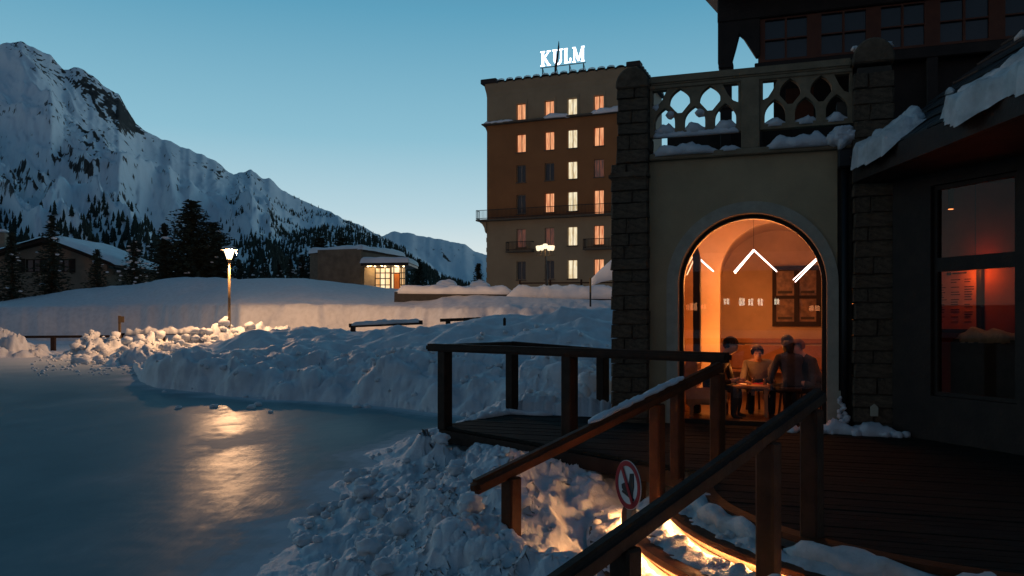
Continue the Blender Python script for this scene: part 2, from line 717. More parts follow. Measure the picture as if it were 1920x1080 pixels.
def face(name, ridge, x0, x1, step, rows, foot_y, amp, rock_zones, seed, back=900, pw=.85):
    """a mountain side: foot to ridge as a height field; ridge = (x, y, distance, foot distance)"""
    xs = np.arange(x0, x1 + 1, step)
    R = lerp_tab(xs, ridge)
    yr, dr, df = R[:, 0], R[:, 1], R[:, 2]
    yr = yr + 3.0 * fbm(xs / 22.0, xs * 0, 5, seed) * np.clip(xs * 0 + 1, 0, 1)
    t = np.linspace(0, 1, rows)
    D = df[None] + (dr - df)[None] * t[:, None]
    ef = (600 - foot_y) / F
    e = ef + ((600 - yr) / F - ef)[None] * (t[:, None] ** pw)
    X = ((xs - 960) / F)[None] * D
    Z = EYE + e * D
    # relief runs down the fall line, leaning to the right
    XI = np.broadcast_to(xs[None], Z.shape)
    Y0 = 600 - e * F
    wv = 14 * fbm(XI / 120, Y0 / 120, 3, seed + 50)
    p = XI * .80 + Y0 * .60 + wv
    q = -XI * .60 + Y0 * .80 + wv
    env = np.sin(np.clip(t, 0, 1) * PI)[:, None] ** .7
    rel = ridged(p / 420, q / 125, 5, seed + 3, .42) - .9
    fine = ridged(p / 80, q / 27, 5, seed + 9) - .9
    mic = fbm(p / 12, q / 7, 5, seed + 19)
    dz = amp * (rel * .80 + fine * .085) + mic * amp * .030
    Z = Z + env * dz
    gx = np.gradient(Z, axis=1) / np.maximum(np.abs(np.gradient(X, axis=1)), 1)
    speck = np.clip(1.5 * fbm(p / 17, q / 5.0, 5, seed + 60, .7), -1, 1.3)
    patch = fbm(p / 110, q / 50, 4, seed + 41)
    hi_ = sstep(.12, .5, t)[:, None]
    rock = -.80 + .72 * speck * (.30 + hi_) + .60 * patch + .30 * np.clip(fine, -1, 1) + .4 * np.clip(np.abs(gx) - .75, -.5, 1)
    YI = 600 - (Z - EYE) / D * F
    for zx, zy, rx, ry, k, an in rock_zones:
        ca, sa = math.cos(an), math.sin(an)
        ux, uy = (XI - zx) * ca + (YI - zy) * sa, -(XI - zx) * sa + (YI - zy) * ca
        r_ = (ux / rx) ** 2 + (uy / ry) ** 2
        rock = rock + k * np.exp(-r_ * 1.2)
    # far side of the ridge
    Xb = ((xs - 960) / F)[None] * (dr + back)[None]
    X = np.vstack([X, Xb])
    Z2 = np.vstack([Z, (Z[-1] - back * .9)[None]])
    D2 = np.vstack([D, (dr + back)[None]])
    o = grid_mesh(name, X, D2, Z2, M_MOUNT)
    a = o.data.attributes.new('rock', 'FLOAT', 'POINT')
    a.data.foreach_set('value', np.vstack([rock, rock[-1:]]).ravel().astype(np.float32))
    tag(o, kind='structure')
    return xs, t, X[:-1], D, Z, YI, o


RIDGE = [(-900, 120, 3600, 420), (-420, 60, 3300, 420), (-200, 96, 3050, 400), (0, 84, 2900, 400), (40, 77, 2900, 400), (70, 92, 2900, 400), (95, 104, 2950, 400),
         (118, 130, 2950, 400), (150, 127, 3000, 400), (172, 140, 3000, 400), (200, 165, 3000, 400), (222, 176, 3050, 400), (255, 233, 3100, 400),
         (292, 256, 3200, 420), (345, 276, 3300, 430), (400, 300, 3400, 440), (438, 327, 3500, 450), (470, 319, 3600, 450), (492, 333, 3600, 450),
         (505, 333, 3650, 460), (530, 358, 3700, 470), (560, 372, 3800, 500), (600, 391, 3900, 520), (632, 402, 4000, 540), (648, 415, 4050, 560),
         (672, 418, 4100, 560), (686, 428, 4150, 560), (700, 436, 4200, 600), (720, 446, 4250, 700), (780, 476, 4300, 800), (850, 530, 4300, 800), (1000, 600, 4300, 800)]
ZONES = [(75, 118, 70, 22, 1.1, .6), (190, 190, 75, 28, 1.6, .85), (140, 150, 40, 18, .9, .4), (240, 225, 45, 14, 1.2, 1.0),
         (140, 300, 60, 36, 1.0, .3), (170, 330, 26, 40, .8, 0), (60, 330, 60, 30, .7, .3), (20, 215, 40, 30, .4, .2), (110, 215, 60, 20, .5, .5),
         (395, 315, 55, 14, .8, .6), (485, 335, 40, 10, .9, .5), (570, 395, 50, 10, .4, .5), (200, 270, 60, 14, .5, .7), (660, 425, 25, 8, .8, .4), (20, 340, 22, 60, .9, .5)]
mxs, mt, MX, MD, MZ, MYI, mount = face('mountain', RIDGE, -900, 1000, 3, 260, 566, 150, ZONES, 5)
RIDGE2 = [(540, 470, 7000, 3500), (640, 446, 7000, 3500), (715, 441, 7000, 3500), (742, 435, 7000, 3500), (772, 437, 7000, 3500), (800, 445, 7100, 3500), (850, 453, 7200, 3500),
          (872, 459, 7300, 3500), (890, 470, 7400, 3500), (910, 478, 7400, 3500), (1000, 500, 7500, 3600), (1200, 540, 7500, 3600), (1900, 560, 8000, 3600)]
face('far_mountain', RIDGE2, 540, 1900, 4, 120, 575, 230, [(830, 480, 30, 10, .7, .6), (880, 475, 30, 8, .6, .3), (770, 462, 25, 6, .5, .3)], 77, pw=.9)
RIDGE3 = [(380, 520, 1500, 500), (480, 498, 1500, 500), (540, 462, 1550, 500), (575, 436, 1600, 500), (600, 428, 1600, 500), (640, 430, 1650, 500), (680, 441, 1650, 500), (720, 452, 1700, 500),
          (760, 474, 1700, 500), (790, 496, 1700, 500), (830, 520, 1700, 500), (880, 538, 1700, 500), (1100, 560, 1700, 500), (1900, 570, 1700, 500)]
hx, ht, HX, HD, HZ, HYI, hill = face('forested_hill', RIDGE3, 380, 1900, 6, 70, 574, 14, [], 31, back=200)

# ------------------------------------------------------------------ far woods


def fir(mb, p, h, r, rs, tiers=4, n=6):
    k = len(mb.v)
    lean = rs.uniform(-.03, .03) * h
    for i in range(tiers):
        z0 = h * (.08 + .80 * i / tiers)
        z1 = h * min(1, .08 + .80 * (i + 1) / tiers + .22)
        rr = r * (1 - .78 * i / tiers)
        k = len(mb.v)
        a0 = rs.uniform(0, 6)
        for j in range(n):
            a = a0 + 2 * PI * j / n
            q = rr * rs.uniform(.6, 1.15)
            mb.v.append((p[0] + q * math.cos(a) + lean * z0 / h, p[1] + q * math.sin(a), p[2] + z0 + rs.uniform(-.04, .03) * h))
        mb.v.append((p[0] + lean * z1 / h, p[1], p[2] + z1))
        for j in range(n):
            mb.f.append((k + j, k + (j + 1) % n, k + n))


def wood(name, X, D, Z, YI, dens, count, hmin, hmax, seed):
    rs = random.Random(seed)
    nr, nc = Z.shape
    mb = MB()
    w = dens.copy()
    w[:2] = 0
    w[-2:] = 0
    w = w * D * np.abs(np.gradient(X, axis=1)) * np.abs(np.gradient(D, axis=0))
    c = np.cumsum(w.ravel())
    r = np.sort(np.array([rs.random() for _ in range(count)])) * c[-1]
    ids = np.searchsorted(c, r)
    for i in ids:
        i = min(int(i), nr * nc - 1)
        a, b = divmod(i, nc)
        a, b = min(a, nr - 2), min(b, nc - 2)
        fu, fv = rs.random(), rs.random()
        g = lambda A: (A[a, b] * (1 - fv) + A[a, b + 1] * fv) * (1 - fu) + (A[a + 1, b] * (1 - fv) + A[a + 1, b + 1] * fv) * fu
        h = rs.uniform(hmin, hmax) * (.6 if rs.random() < .2 else 1)
        fir(mb, (g(X), g(D), g(Z) - .4), h, h * rs.uniform(.17, .27), rs, tiers=3 if D[a, b] > 900 else 5, n=5 if D[a, b] > 900 else 7)
    o = mb.build(name, M_NEEDLE)
    tag(o, 'dark conifer wood spreading over the lower slope of the snowy mountain', kind='stuff')
    return o


XI_ = np.broadcast_to(mxs[None], MZ.shape)
cl = fbm(MX / 210, MD / 260, 4, 61)
low = sstep(395, 470, MYI + 45 * cl + .10 * (250 - np.clip(XI_, 0, 700)) * (XI_ < 250))
mid = sstep(.12, .7, cl + .4 * fbm(MX / 60, MD / 60, 3, 64)) * sstep(300, 430, MYI) * .35
line = np.exp(-((MYI - (XI_ * .60 + 300)) / 26.0) ** 2) * sstep(150, 190, XI_) * (1 - sstep(240, 300, XI_)) * 1.2
slope_r = sstep(.1, .6, cl) * np.exp(-((XI_ - 540) / 90.0) ** 2) * sstep(380, 420, MYI) * .9
dens = (low * 1.0 + mid + line + slope_r) * (XI_ > -300) * (XI_ < 760)
dens = dens / (MD / 1000.0) ** 1.7
wood('conifer_wood', MX, MD, MZ, MYI, dens, 9000, 8, 17, 3)
hd = np.ones_like(HZ) * (np.broadcast_to(hx[None], HZ.shape) < 1150)
o = wood('hill_wood', HX, HD, HZ, HYI, hd, 4200, 9, 15, 4)
o['label'] = 'dark conifer wood covering the low hill behind the flat roofed pavilion'

# ------------------------------------------------------------------ snow ground: profile of (distance, height) pairs along each direction
PROF = [
    #  x     rink edge     lip           shelf          trough         wall foot      wall top       crest          beyond
    (-1500, (48, .0), (49, .05), (50, .1), (53, .1), (57, .2), (58.4, 2.6), (75, 3.2), (130, 4.0)),
    (-100, (46, .0), (48, .05), (50, .1), (53, .1), (68, .2), (69.6, 3.1), (79, 3.6), (130, 4.2)),
    (0, (46, .0), (48, .05), (50, .1), (53, .1), (68, .2), (69.6, 3.2), (79, 3.85), (130, 4.3)),
    (140, (43, .0), (46, .05), (49, .1), (53, .1), (68, .2), (69.6, 3.2), (79, 5.15), (130, 4.4)),
    (245, (36, .0), (38, .05), (40, .1), (45, .15), (68, .2), (69.6, 3.3), (79, 5.7), (130, 4.4)),
    (262, (26.5, .0), (27.2, .30), (29, .4), (33, .15), (68, .2), (69.6, 3.3), (79, 5.9), (130, 4.4)),
    (290, (25.0, .0), (25.7, .80), (28, .85), (32, .35), (67, .25), (68.6, 3.3), (79, 6.1), (130, 4.4)),
    (350, (23.3, .0), (24.2, .92), (28, 1.0), (34, .6), (64, .3), (65.6, 3.25), (78, 6.4), (130, 4.4)),
    (400, (22.4, .0), (23.6, .92), (29, 1.15), (36, .8), (61, .3), (62.6, 3.2), (77, 6.2), (130, 4.4)),
    (450, (21.4, .0), (22.8, .90), (29, 1.35), (36, 1.0), (57, .3), (58.4, 3.2), (75, 5.8), (130, 4.4)),
    (520, (20.8, .0), (22.3, .80), (30, 1.82), (36, 1.3), (57, .3), (58.4, 3.2), (75, 5.9), (130, 4.4)),
    (570, (20.3, .0), (21.9, .72), (29.5, 1.92), (36, 1.5), (57, .3), (58.4, 3.2), (75, 6.0), (130, 4.4)),
    (650, (19.5, .0), (21.3, .75), (28.5, 1.70), (34, 1.4), (57, .3), (58.4, 3.2), (75, 5.6), (130, 4.4)),
    (720, (18.8, .0), (20.6, .85), (28, 1.74), (33, 1.5), (56, .4), (57.4, 3.1), (74, 5.1), (130, 4.4)),
    (830, (17.3, .0), (19.2, .95), (27, 1.92), (33, 1.6), (53, .8), (54.5, 2.9), (60, 4.15), (130, 4.4)),
    (950, (16.2, .0), (18.0, .95), (26, 2.08), (33, 1.7), (50, 1.2), (52, 2.9), (56, 3.75), (130, 4.3)),
    (1050, (15.5, .0), (17.5, 1.0), (26, 2.55), (32, 1.8), (49, 1.2), (51, 2.8), (55, 3.6), (130, 4.2)),
    (1150, (15.2, .0), (17.2, 1.0), (26, 2.3), (32, 1.8), (48, 1.3), (50, 2.7), (53, 3.4), (130, 4.2)),
    (1500, (15.2, .0), (17.2, 1.0), (26, 2.2), (32, 1.8), (48, 1.3), (50, 2.7), (53, 3.4), (130, 4.2)),
    (4000, (15.2, .0), (17.2, 1.0), (26, 2.2), (32, 1.8), (48, 1.3), (50, 2.7), (53, 3.4), (130, 4.2)),
]
DECK_Z = .70
SC_C = (3.8, 6.3)


def snow_h(X, Y):
    U = 960 + F * X / np.maximum(Y, .4)
    xs = [p[0] for p in PROF]
    ds = [np.interp(U, xs, [p[k][0] for p in PROF]) for k in range(1, 9)]
    zs = [np.interp(U, xs, [p[k][1] for p in PROF]) for k in range(1, 9)]
    wob = .5 * fbm(X / 2.2, Y / 2.2, 3, 90)
    Yw = Y + wob * np.clip((Y - 14) / 10, 0, 1)
    Z = np.full_like(X, -.12)
    for k in range(7):
        t = np.clip((Yw - ds[k]) / np.maximum(ds[k + 1] - ds[k], .05), 0, 1)
        if k in (0, 2, 6):
            t = t * t * (3 - 2 * t)
        Z = np.where(Yw >= ds[k], (zs[k] if k else -.12) + (zs[k + 1] - (zs[k] if k else -.12)) * t, Z)
    # far relief
    far = sstep(60, 80, Y)
    Z = Z + far * .25 * fbm(X / 14, Y / 9, 4, 8)
    # ploughed lumps on the middle bank
    bank = sstep(0, 1.2, Yw - ds[0]) * (1 - sstep(36, 42, Y)) * sstep(250, 280, U)
    up = sstep(1.5, 5, Yw - ds[1])
    Z = Z + bank * ((1 - .93 * up) * (-.10 + .34 * (clods(X / 1.3, Y / 1.3, 4) - .3) + .16 * clods(X / .55, Y / .55, 14) + .12 * chunks(X / .7 + .3 * fbm(X, Y, 3, 9), Y / .7, 24) + .05 * chunks(X / .27, Y / .27, 25))
                    + .20 * fbm(X / 2.4, Y / 2.0, 5, 44) + (.26 * fbm(X / 4.5, Y / 3.5, 4, 45) - .10) * (.25 + .75 * up))
    # soft dunes on the shelf
    Z = Z + bank * up * .22 * (ridged(X / 4.5 + Y / 7, Y / 3.2, 3, 52) - .8)
    # cut wall
    wall = sstep(ds[4] - 1, ds[4], Yw) * (1 - sstep(ds[5], ds[5] + 2, Yw))
    Z = Z + wall * .10 * fbm(X / 1.6, Y / .6, 4, 71)
    # bright lumps along the fence
    pile = np.zeros_like(X)
    for (px, pd, rx, ry, h) in [(165, 46.5, .8, 1.6, .85), (200, 46, 1.2, 2, .95), (238, 45, .8, 1.8, .4), (265, 43, .9, 1.6, .62), (290, 45, 1.2, 2, .82), (320, 44.5, 1.1, 2, .70),
                                (345, 44, 1.1, 2, .85), (372, 44, 1.0, 2, 1.1), (396, 45, 1.2, 2, 1.5), (420, 46, 1.2, 2, 1.75), (445, 47, 1.4, 2.5, 1.6), (475, 48, 1.5, 2.5, 1.6), (500, 49, 1.4, 2.5, 1.6), (525, 50, 1.6, 2.5, 1.3),
                                (-5, 46.5, 1.1, 1.8, 1.35), (30, 46.5, .9, 1.5, 1.1), (50, 46.0, .7, 1.2, .5), (-50, 47, 1.6, 2, 1.5), (-120, 47, 2, 2, 1.3), (250, 37.2, .75, 1.0, .62)]:
        cx, cy = (px - 960) / F * pd, pd
        g = np.exp(-(((X - cx) / rx) ** 2 + ((Y - cy) / ry) ** 2) * .9)
        pile = np.maximum(pile, h * g)
    pm = sstep(.02, .35, pile)
    Z = np.where(pm > 0, np.maximum(Z, pile * (1) - .02 + pm * (.55 * (clods(X / 1.0, Y / 1.3, 5) - .28) + .24 * (clods(X / .45, Y / .5, 15) - .2) + .30 * chunks(X / .8, Y / .9, 26) + .14 * chunks(X / .3, Y / .35, 27) + .14 * fbm(X / .7, Y / .7, 4, 66))), Z)
    # low ridge of scraped snow between the rink and the fence
    # near pile beside the steps
    edge = -2.28 + .5 * fbm(Y / 2.4, Y * 0, 4, 33) + np.clip(Y - 13.5, 0, 9) * .40 + np.clip(7 - Y, 0, 6) * .05
    s = X - edge
    near = np.interp(s, [-.2, 0, .5, 1.4, 2.15, 2.7, 9], [-.12, .0, .09, .36, .68, .86, .9])
    near = near * (1 - .8 * sstep(13.0, 16.5, Y)) * (1 - .30 * (1 - sstep(4.2, 6, Y)))
    amp = .12 + .88 * sstep(.1, 1.5, s)
    wx, wy = X + .12 * fbm(X / .4, Y / .4, 3, 110), Y + .12 * fbm(X / .4, Y / .4, 3, 111)
    nz = .22 * (clods(wx / .80, wy / .80, 101) - .28) + .10 * (clods(wx / .36, wy / .36, 102) - .2) + .075 * chunks(wx / .45, wy / .45, 121) + .015 * chunks(wx / .17, wy / .17, 122) + .15 * fbm(X / 1.0, Y / 1.0, 5, 104, .55) + .03 * fbm(X / .11, Y / .11, 4, 105, .6)
    nearm = (Y < 17) & (s > -.2)
    Zn = near + amp * nz * (1 - .5 * sstep(11, 14, Y))
    # lump under the deck corner, drift behind the deck
    for (cx, cy, r, h) in [(-1.15, 10.40, .34, .80), (-.85, 9.95, .4, .62)]:
        g = np.exp(-(((X - cx) / r) ** 2 + ((Y - cy) / r) ** 2) ** 1.3)
        Zn = np.maximum(Zn, h * g + .6 * amp * nz - .05)
    Z = np.where(nearm, np.maximum(Z, Zn), Z)
    Z = np.where((X > 3) & (Y < 13), .3, Z)
    for (cx, cy, r, h) in [(.75, 13.1, .7, 1.0), (1.4, 13.0, .8, 1.15), (2.2, 12.9, .9, 1.2), (.2, 13.3, .5, .8)]:
        g = np.exp(-(((X - cx) / r) ** 2 + ((Y - cy) / r) ** 2))
        Z = np.maximum(Z, h * g + .5 * nz * (g > .02))
    Z = Z - .14 * (1 - sstep(.0, .05, Z))
    # keep clear of deck, steps and house
    r = np.hypot(X - SC_C[0], Y - SC_C[1])
    df = -(.76 * (X + .97) + .65 * (Y - 10.6))               # distance outside the deck's front edge
    db = -.836 * (X + .97) + .549 * (Y - 10.6)
    lim1 = np.where(df > -.03, .56 + .26 * np.clip(df, 0, 2) + .7 * np.clip(nz, -.2, .2) * sstep(0, .8, df), .42)
    lim1 = np.where((db > 0) | (Y > 12.0 - np.clip(X, 0, 5) * .35), 9, lim1)
    lim2 = .26 + .50 * np.clip(r - 3.2, 0, 3) + 1.0 * np.clip(nz, -.10, .3) * sstep(3.1, 3.7, r)
    lim2 = np.where(r < 3.05, .12, lim2)
    Z = np.where(Y < 13.5, np.minimum(Z, np.minimum(lim1, lim2)), Z)
    hs = (X - 4.10) * .948 - (Y - 10.24) * .319
    hq = -((X - 4.10) * .319 + (Y - 10.24) * .948)
    inh = (hs > -2.9) & (hq < .4) & (hq > -14)
    Z = np.where(inh & (Y < 30), np.minimum(Z, .2), Z)
    return Z


cols = np.concatenate([np.linspace(-1400, -120, 60, endpoint=False), np.arange(-120, 1700, 2.6), np.linspace(1700, 3600, 60)])
rows = np.concatenate([2.0 * np.exp(np.linspace(0, math.log(24 / 2.0), 520, endpoint=False)), 24 * np.exp(np.linspace(0, math.log(62 / 24.), 260, endpoint=False)), 62 * np.exp(np.linspace(0, math.log(130 / 62.), 50))])
GY = np.broadcast_to(rows[:, None], (len(rows), len(cols))).copy()
GX = ((cols - 960) / F)[None] * GY
GZ = snow_h(GX, GY)
# broken surface of the ploughed heaps, pushed out along the surface normals
gp = np.stack([GX, GY, GZ], -1)
du, dv = np.gradient(gp, axis=1), np.gradient(gp, axis=0)
nn_ = np.cross(du, dv)
nn_ /= np.maximum(np.linalg.norm(nn_, axis=-1, keepdims=True), 1e-9)
heap = sstep(.0, .10, GZ) * (1 - sstep(50, 56, GY))
Rg = np.hypot(GX - SC_C[0], GY - SC_C[1])
heap = heap * np.where((Rg < 3.3) & (GY < 7.4), .2, 1) * np.where((GY > 7.0) & (GY < 12.5) & (GX > -.97 + (10.6 - GY) * .857), 0, 1)
shelf = sstep(1.5, 5, GY - np.interp(np.broadcast_to(cols[None], GX.shape), [p[0] for p in PROF], [p[2][0] for p in PROF])) * (GY > 16) * (GY < 36)
pileb = sstep(36, 40, GY) * (GX < -9)
amp_ = heap * (1 - .8 * shelf)
k_ = np.clip(GY / 6.0, 1, 2.2)                                  # coarser lumps in the bigger heaps
b1 = np.abs(perlin3(GX / (.42 * k_), GY / (.42 * k_), GZ / (.42 * k_), 501))
b2 = np.abs(perlin3(GX / (.19 * k_), GY / (.19 * k_), GZ / (.19 * k_), 502))
b3 = perlin3(GX / (.062 * k_), GY / (.062 * k_), GZ / (.062 * k_), 503)
dsp = amp_ * k_ * (.125 * (b1 - .30) + .040 * (b2 - .28) + .010 * b3) * np.where(GY < 15, 1, .85)
gp = gp + nn_ * dsp[..., None]
GX, GY, GZ = gp[..., 0], gp[..., 1], gp[..., 2]
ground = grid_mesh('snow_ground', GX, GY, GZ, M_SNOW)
tag(ground, kind='structure')
# the flat beyond, out to the foot of the slopes, and all round behind the camera
a = np.linspace(0, 2 * PI, 97)
rr = np.array([0.0, 3.0, 20.0, 60.0, 126.0, 260.0, 480.0, 900.0, 9000.0])
zz = np.array([-.3, -.3, -.3, -.5, 2.5, 6.0, 10.0, 12.0, 12.0])
o = grid_mesh('valley_floor', rr[:, None] * np.cos(a)[None], rr[:, None] * np.sin(a)[None], np.broadcast_to(zz[:, None], (9, 97)), M_SNOWFAR)
tag(o, kind='structure')

# ------------------------------------------------------------------ ice rink


def ice_mat():
    m = bpy.data.materials.new('skated ice')
    m.use_nodes = True
    t = m.node_tree
    b = t.nodes['Principled BSDF']
    g = t.nodes.new('ShaderNodeNewGeometry')
    mp = t.nodes.new('ShaderNodeMapping')
    mp.inputs['Scale'].default_value = (.55, .30, 1)
    mp.inputs['Rotation'].default_value = (0, 0, .35)
    t.links.new(g.outputs['Position'], mp.inputs[0])
    n = t.nodes.new('ShaderNodeTexNoise')
    n.inputs['Scale'].default_value = 1.1
    n.inputs['Detail'].default_value = 7
    n.inputs['Roughness'].default_value = .65
    t.links.new(mp.outputs[0], n.inputs['Vector'])
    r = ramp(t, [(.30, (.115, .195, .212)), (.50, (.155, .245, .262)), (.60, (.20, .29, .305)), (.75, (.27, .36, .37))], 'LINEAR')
    t.links.new(n.outputs['Fac'], r.inputs[0])
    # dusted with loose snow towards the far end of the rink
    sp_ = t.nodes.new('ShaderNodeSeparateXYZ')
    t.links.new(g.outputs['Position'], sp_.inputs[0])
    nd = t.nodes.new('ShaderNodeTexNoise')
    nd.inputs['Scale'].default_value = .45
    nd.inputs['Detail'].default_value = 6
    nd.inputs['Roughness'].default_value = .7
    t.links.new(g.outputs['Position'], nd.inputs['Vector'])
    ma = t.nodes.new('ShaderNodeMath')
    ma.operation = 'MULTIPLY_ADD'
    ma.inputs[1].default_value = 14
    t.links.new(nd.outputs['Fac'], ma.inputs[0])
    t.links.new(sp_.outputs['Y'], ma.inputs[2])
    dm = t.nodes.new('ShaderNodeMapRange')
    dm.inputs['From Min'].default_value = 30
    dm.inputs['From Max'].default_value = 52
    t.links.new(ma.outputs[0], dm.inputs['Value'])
    # powder blown off the heaps
    da = t.nodes.new('ShaderNodeAttribute')
    da.attribute_name = 'dust'
    np_ = t.nodes.new('ShaderNodeTexNoise')
    np_.inputs['Scale'].default_value = 2.4
    np_.inputs['Detail'].default_value = 8
    np_.inputs['Roughness'].default_value = .75
    t.links.new(g.outputs['Position'], np_.inputs['Vector'])
    pm_ = t.nodes.new('ShaderNodeMath')
    pm_.operation = 'MULTIPLY_ADD'
    pm_.inputs[1].default_value = 1.25
    t.links.new(da.outputs['Fac'], pm_.inputs[0])
    t.links.new(np_.outputs['Fac'], pm_.inputs[2])
    pr_ = t.nodes.new('ShaderNodeMapRange')
    pr_.inputs['From Min'].default_value = .60
    pr_.inputs['From Max'].default_value = 1.45
    t.links.new(pm_.outputs[0], pr_.inputs['Value'])
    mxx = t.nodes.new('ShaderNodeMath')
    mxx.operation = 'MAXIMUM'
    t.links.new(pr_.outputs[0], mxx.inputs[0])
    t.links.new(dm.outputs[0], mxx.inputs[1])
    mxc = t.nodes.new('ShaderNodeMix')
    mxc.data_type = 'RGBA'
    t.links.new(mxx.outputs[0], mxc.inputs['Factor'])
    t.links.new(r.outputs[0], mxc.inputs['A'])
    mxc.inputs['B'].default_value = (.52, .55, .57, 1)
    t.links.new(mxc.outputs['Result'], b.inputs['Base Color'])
    r2 = ramp(t, [(.34, (.30, .30, .30)), (.50, (.36, .36, .36)), (.60, (.55, .55, .55))], 'LINEAR')
    t.links.new(n.outputs['Fac'], r2.inputs[0])
    rmx = t.nodes.new('ShaderNodeMix')
    rmx.data_type = 'RGBA'
    t.links.new(mxx.outputs[0], rmx.inputs['Factor'])
    t.links.new(r2.outputs[0], rmx.inputs['A'])
    rmx.inputs['B'].default_value = (.85, .85, .85, 1)
    t.links.new(rmx.outputs['Result'], b.inputs['Roughness'])
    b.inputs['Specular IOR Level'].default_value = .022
    b.inputs['IOR'].default_value = 1.31
    n2 = t.nodes.new('ShaderNodeTexNoise')
    n2.inputs['Scale'].default_value = 6.0
    n2.inputs['Detail'].default_value = 8
    n2.inputs['Roughness'].default_value = .7
    mp2 = t.nodes.new('ShaderNodeMapping')
    mp2.inputs['Scale'].default_value = (1, .45, 1)
    t.links.new(g.outputs['Position'], mp2.inputs[0])
    t.links.new(mp2.outputs[0], n2.inputs['Vector'])
    # skate scratches: thin crossing lines
    mp3 = t.nodes.new('ShaderNodeMapping')
    mp3.inputs['Scale'].default_value = (14, .5, 1)
    mp3.inputs['Rotation'].default_value = (0, 0, .8)
    t.links.new(g.outputs['Position'], mp3.inputs[0])
    n3 = t.nodes.new('ShaderNodeTexNoise')
    n3.inputs['Scale'].default_value = 2.2
    n3.inputs['Detail'].default_value = 5
    n3.inputs['Distortion'].default_value = .6
    t.links.new(mp3.outputs[0], n3.inputs['Vector'])
    bp0 = t.nodes.new('ShaderNodeBump')
    bp0.inputs['Strength'].default_value = .35
    bp0.inputs['Distance'].default_value = .006
    t.links.new(n3.outputs['Fac'], bp0.inputs['Height'])
    bp = t.nodes.new('ShaderNodeBump')
    t.links.new(bp0.outputs[0], bp.inputs['Normal'])
    bp.inputs['Strength'].default_value = .5
    bp.inputs['Distance'].default_value = .008
    t.links.new(n2.outputs['Fac'], bp.inputs['Height'])
    t.links.new(bp.outputs[0], b.inputs['Normal'])
    return m


ix = np.concatenate([np.linspace(-90, -8, 60, endpoint=False), np.linspace(-8, 3, 150)])
iy = np.concatenate([np.linspace(-25, 3, 30, endpoint=False), np.linspace(3, 26, 260), np.linspace(26.3, 56, 60)])
IX, IY = np.meshgrid(ix, iy)
# skate-worn unevenness, rougher towards the pile
rough_zone = np.exp(-((IX + 3.2 + (IY - 10) * .12) / 1.6) ** 2)
IZ = .0004 * fbm(IX / 2.6, IY / 2.6, 3, 200) + .006 * rough_zone * fbm(IX / .35, IY / .22, 4, 210)
dust = np.zeros_like(IX)
for d_ in (.1, .25, .5, .8):
    for ox, oy in ((d_, 0), (0, d_), (d_ * .7, d_ * .7)):
        dust = np.maximum(dust, (snow_h(IX + ox, IY + oy) > .02) * (1 - d_ / 1.0))
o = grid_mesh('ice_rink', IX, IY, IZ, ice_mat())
at_ = o.data.attributes.new('dust', 'FLOAT', 'POINT')
at_.data.foreach_set('value', dust.ravel().astype(np.float32))
tag(o, kind='structure')

# ------------------------------------------------------------------ loose clods
mb = MB()
rs = random.Random(5)
pts = []
for i in range(210):
    Y = rs.uniform(3.2, 12.5)
    X = -2.35 + abs(rs.gauss(0, 1)) * (1.6 if Y > 6 else 1.2)
    pts.append((X, Y, rs.choice((.02, .03, .04, .05, .06, .09)) * rs.uniform(.7, 1.3)))
for i in range(260):
    u = rs.uniform(140, 470)
    Y = rs.uniform(38, 50)
    pts.append(((u - 960) / F * Y, Y, rs.uniform(.08, .34)))
for i in range(150):
    u = rs.uniform(270, 1150)
    Y = rs.uniform(17, 24)
    pts.append(((u - 960) / F * Y, Y, rs.uniform(.03, .11)))
for i in range(200):
    u = rs.uniform(60, 330)
    Y = rs.uniform(30, 46)
    pts.append(((u - 960) / F * Y, Y, rs.uniform(.03, .09)))
PX = np.array([p[0] for p in pts])
PY = np.array([p[1] for p in pts])
PZ = np.maximum(snow_h(PX, PY), -.01)
for i, p in enumerate(pts):
    r_ = math.hypot(p[0] - SC_C[0], p[1] - SC_C[1])
    if (r_ < 3.4 and p[1] < 7.4) or (p[0] > -.95 and p[1] > 7.4 and p[1] < 12 and p[0] > -.97 + (10.6 - p[1]) * .857 - .2):
        continue
    if PZ[i] < .02 and p[1] < 30 and rs.random() < .8:
        continue
    lump(mb, (p[0], p[1], PZ[i] + p[2] * .35), p[2], i, 1 if p[2] < .07 or p[1] > 14 else 2, .75, .34)
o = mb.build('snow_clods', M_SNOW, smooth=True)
tag(o, 'broken lumps of ploughed snow lying on the banks beside the ice rink', kind='stuff')
# ------------------------------------------------------------------ the house with the arched window
P0 = Vector((4.10, 10.24, 0))
E = Vector((.948, -.319, 0)).normalized()
N = Vector((-.319, -.948, 0)).normalized()          # towards the viewer


def H(s, q, z):
    return P0 + E * s + N * q + UP * z


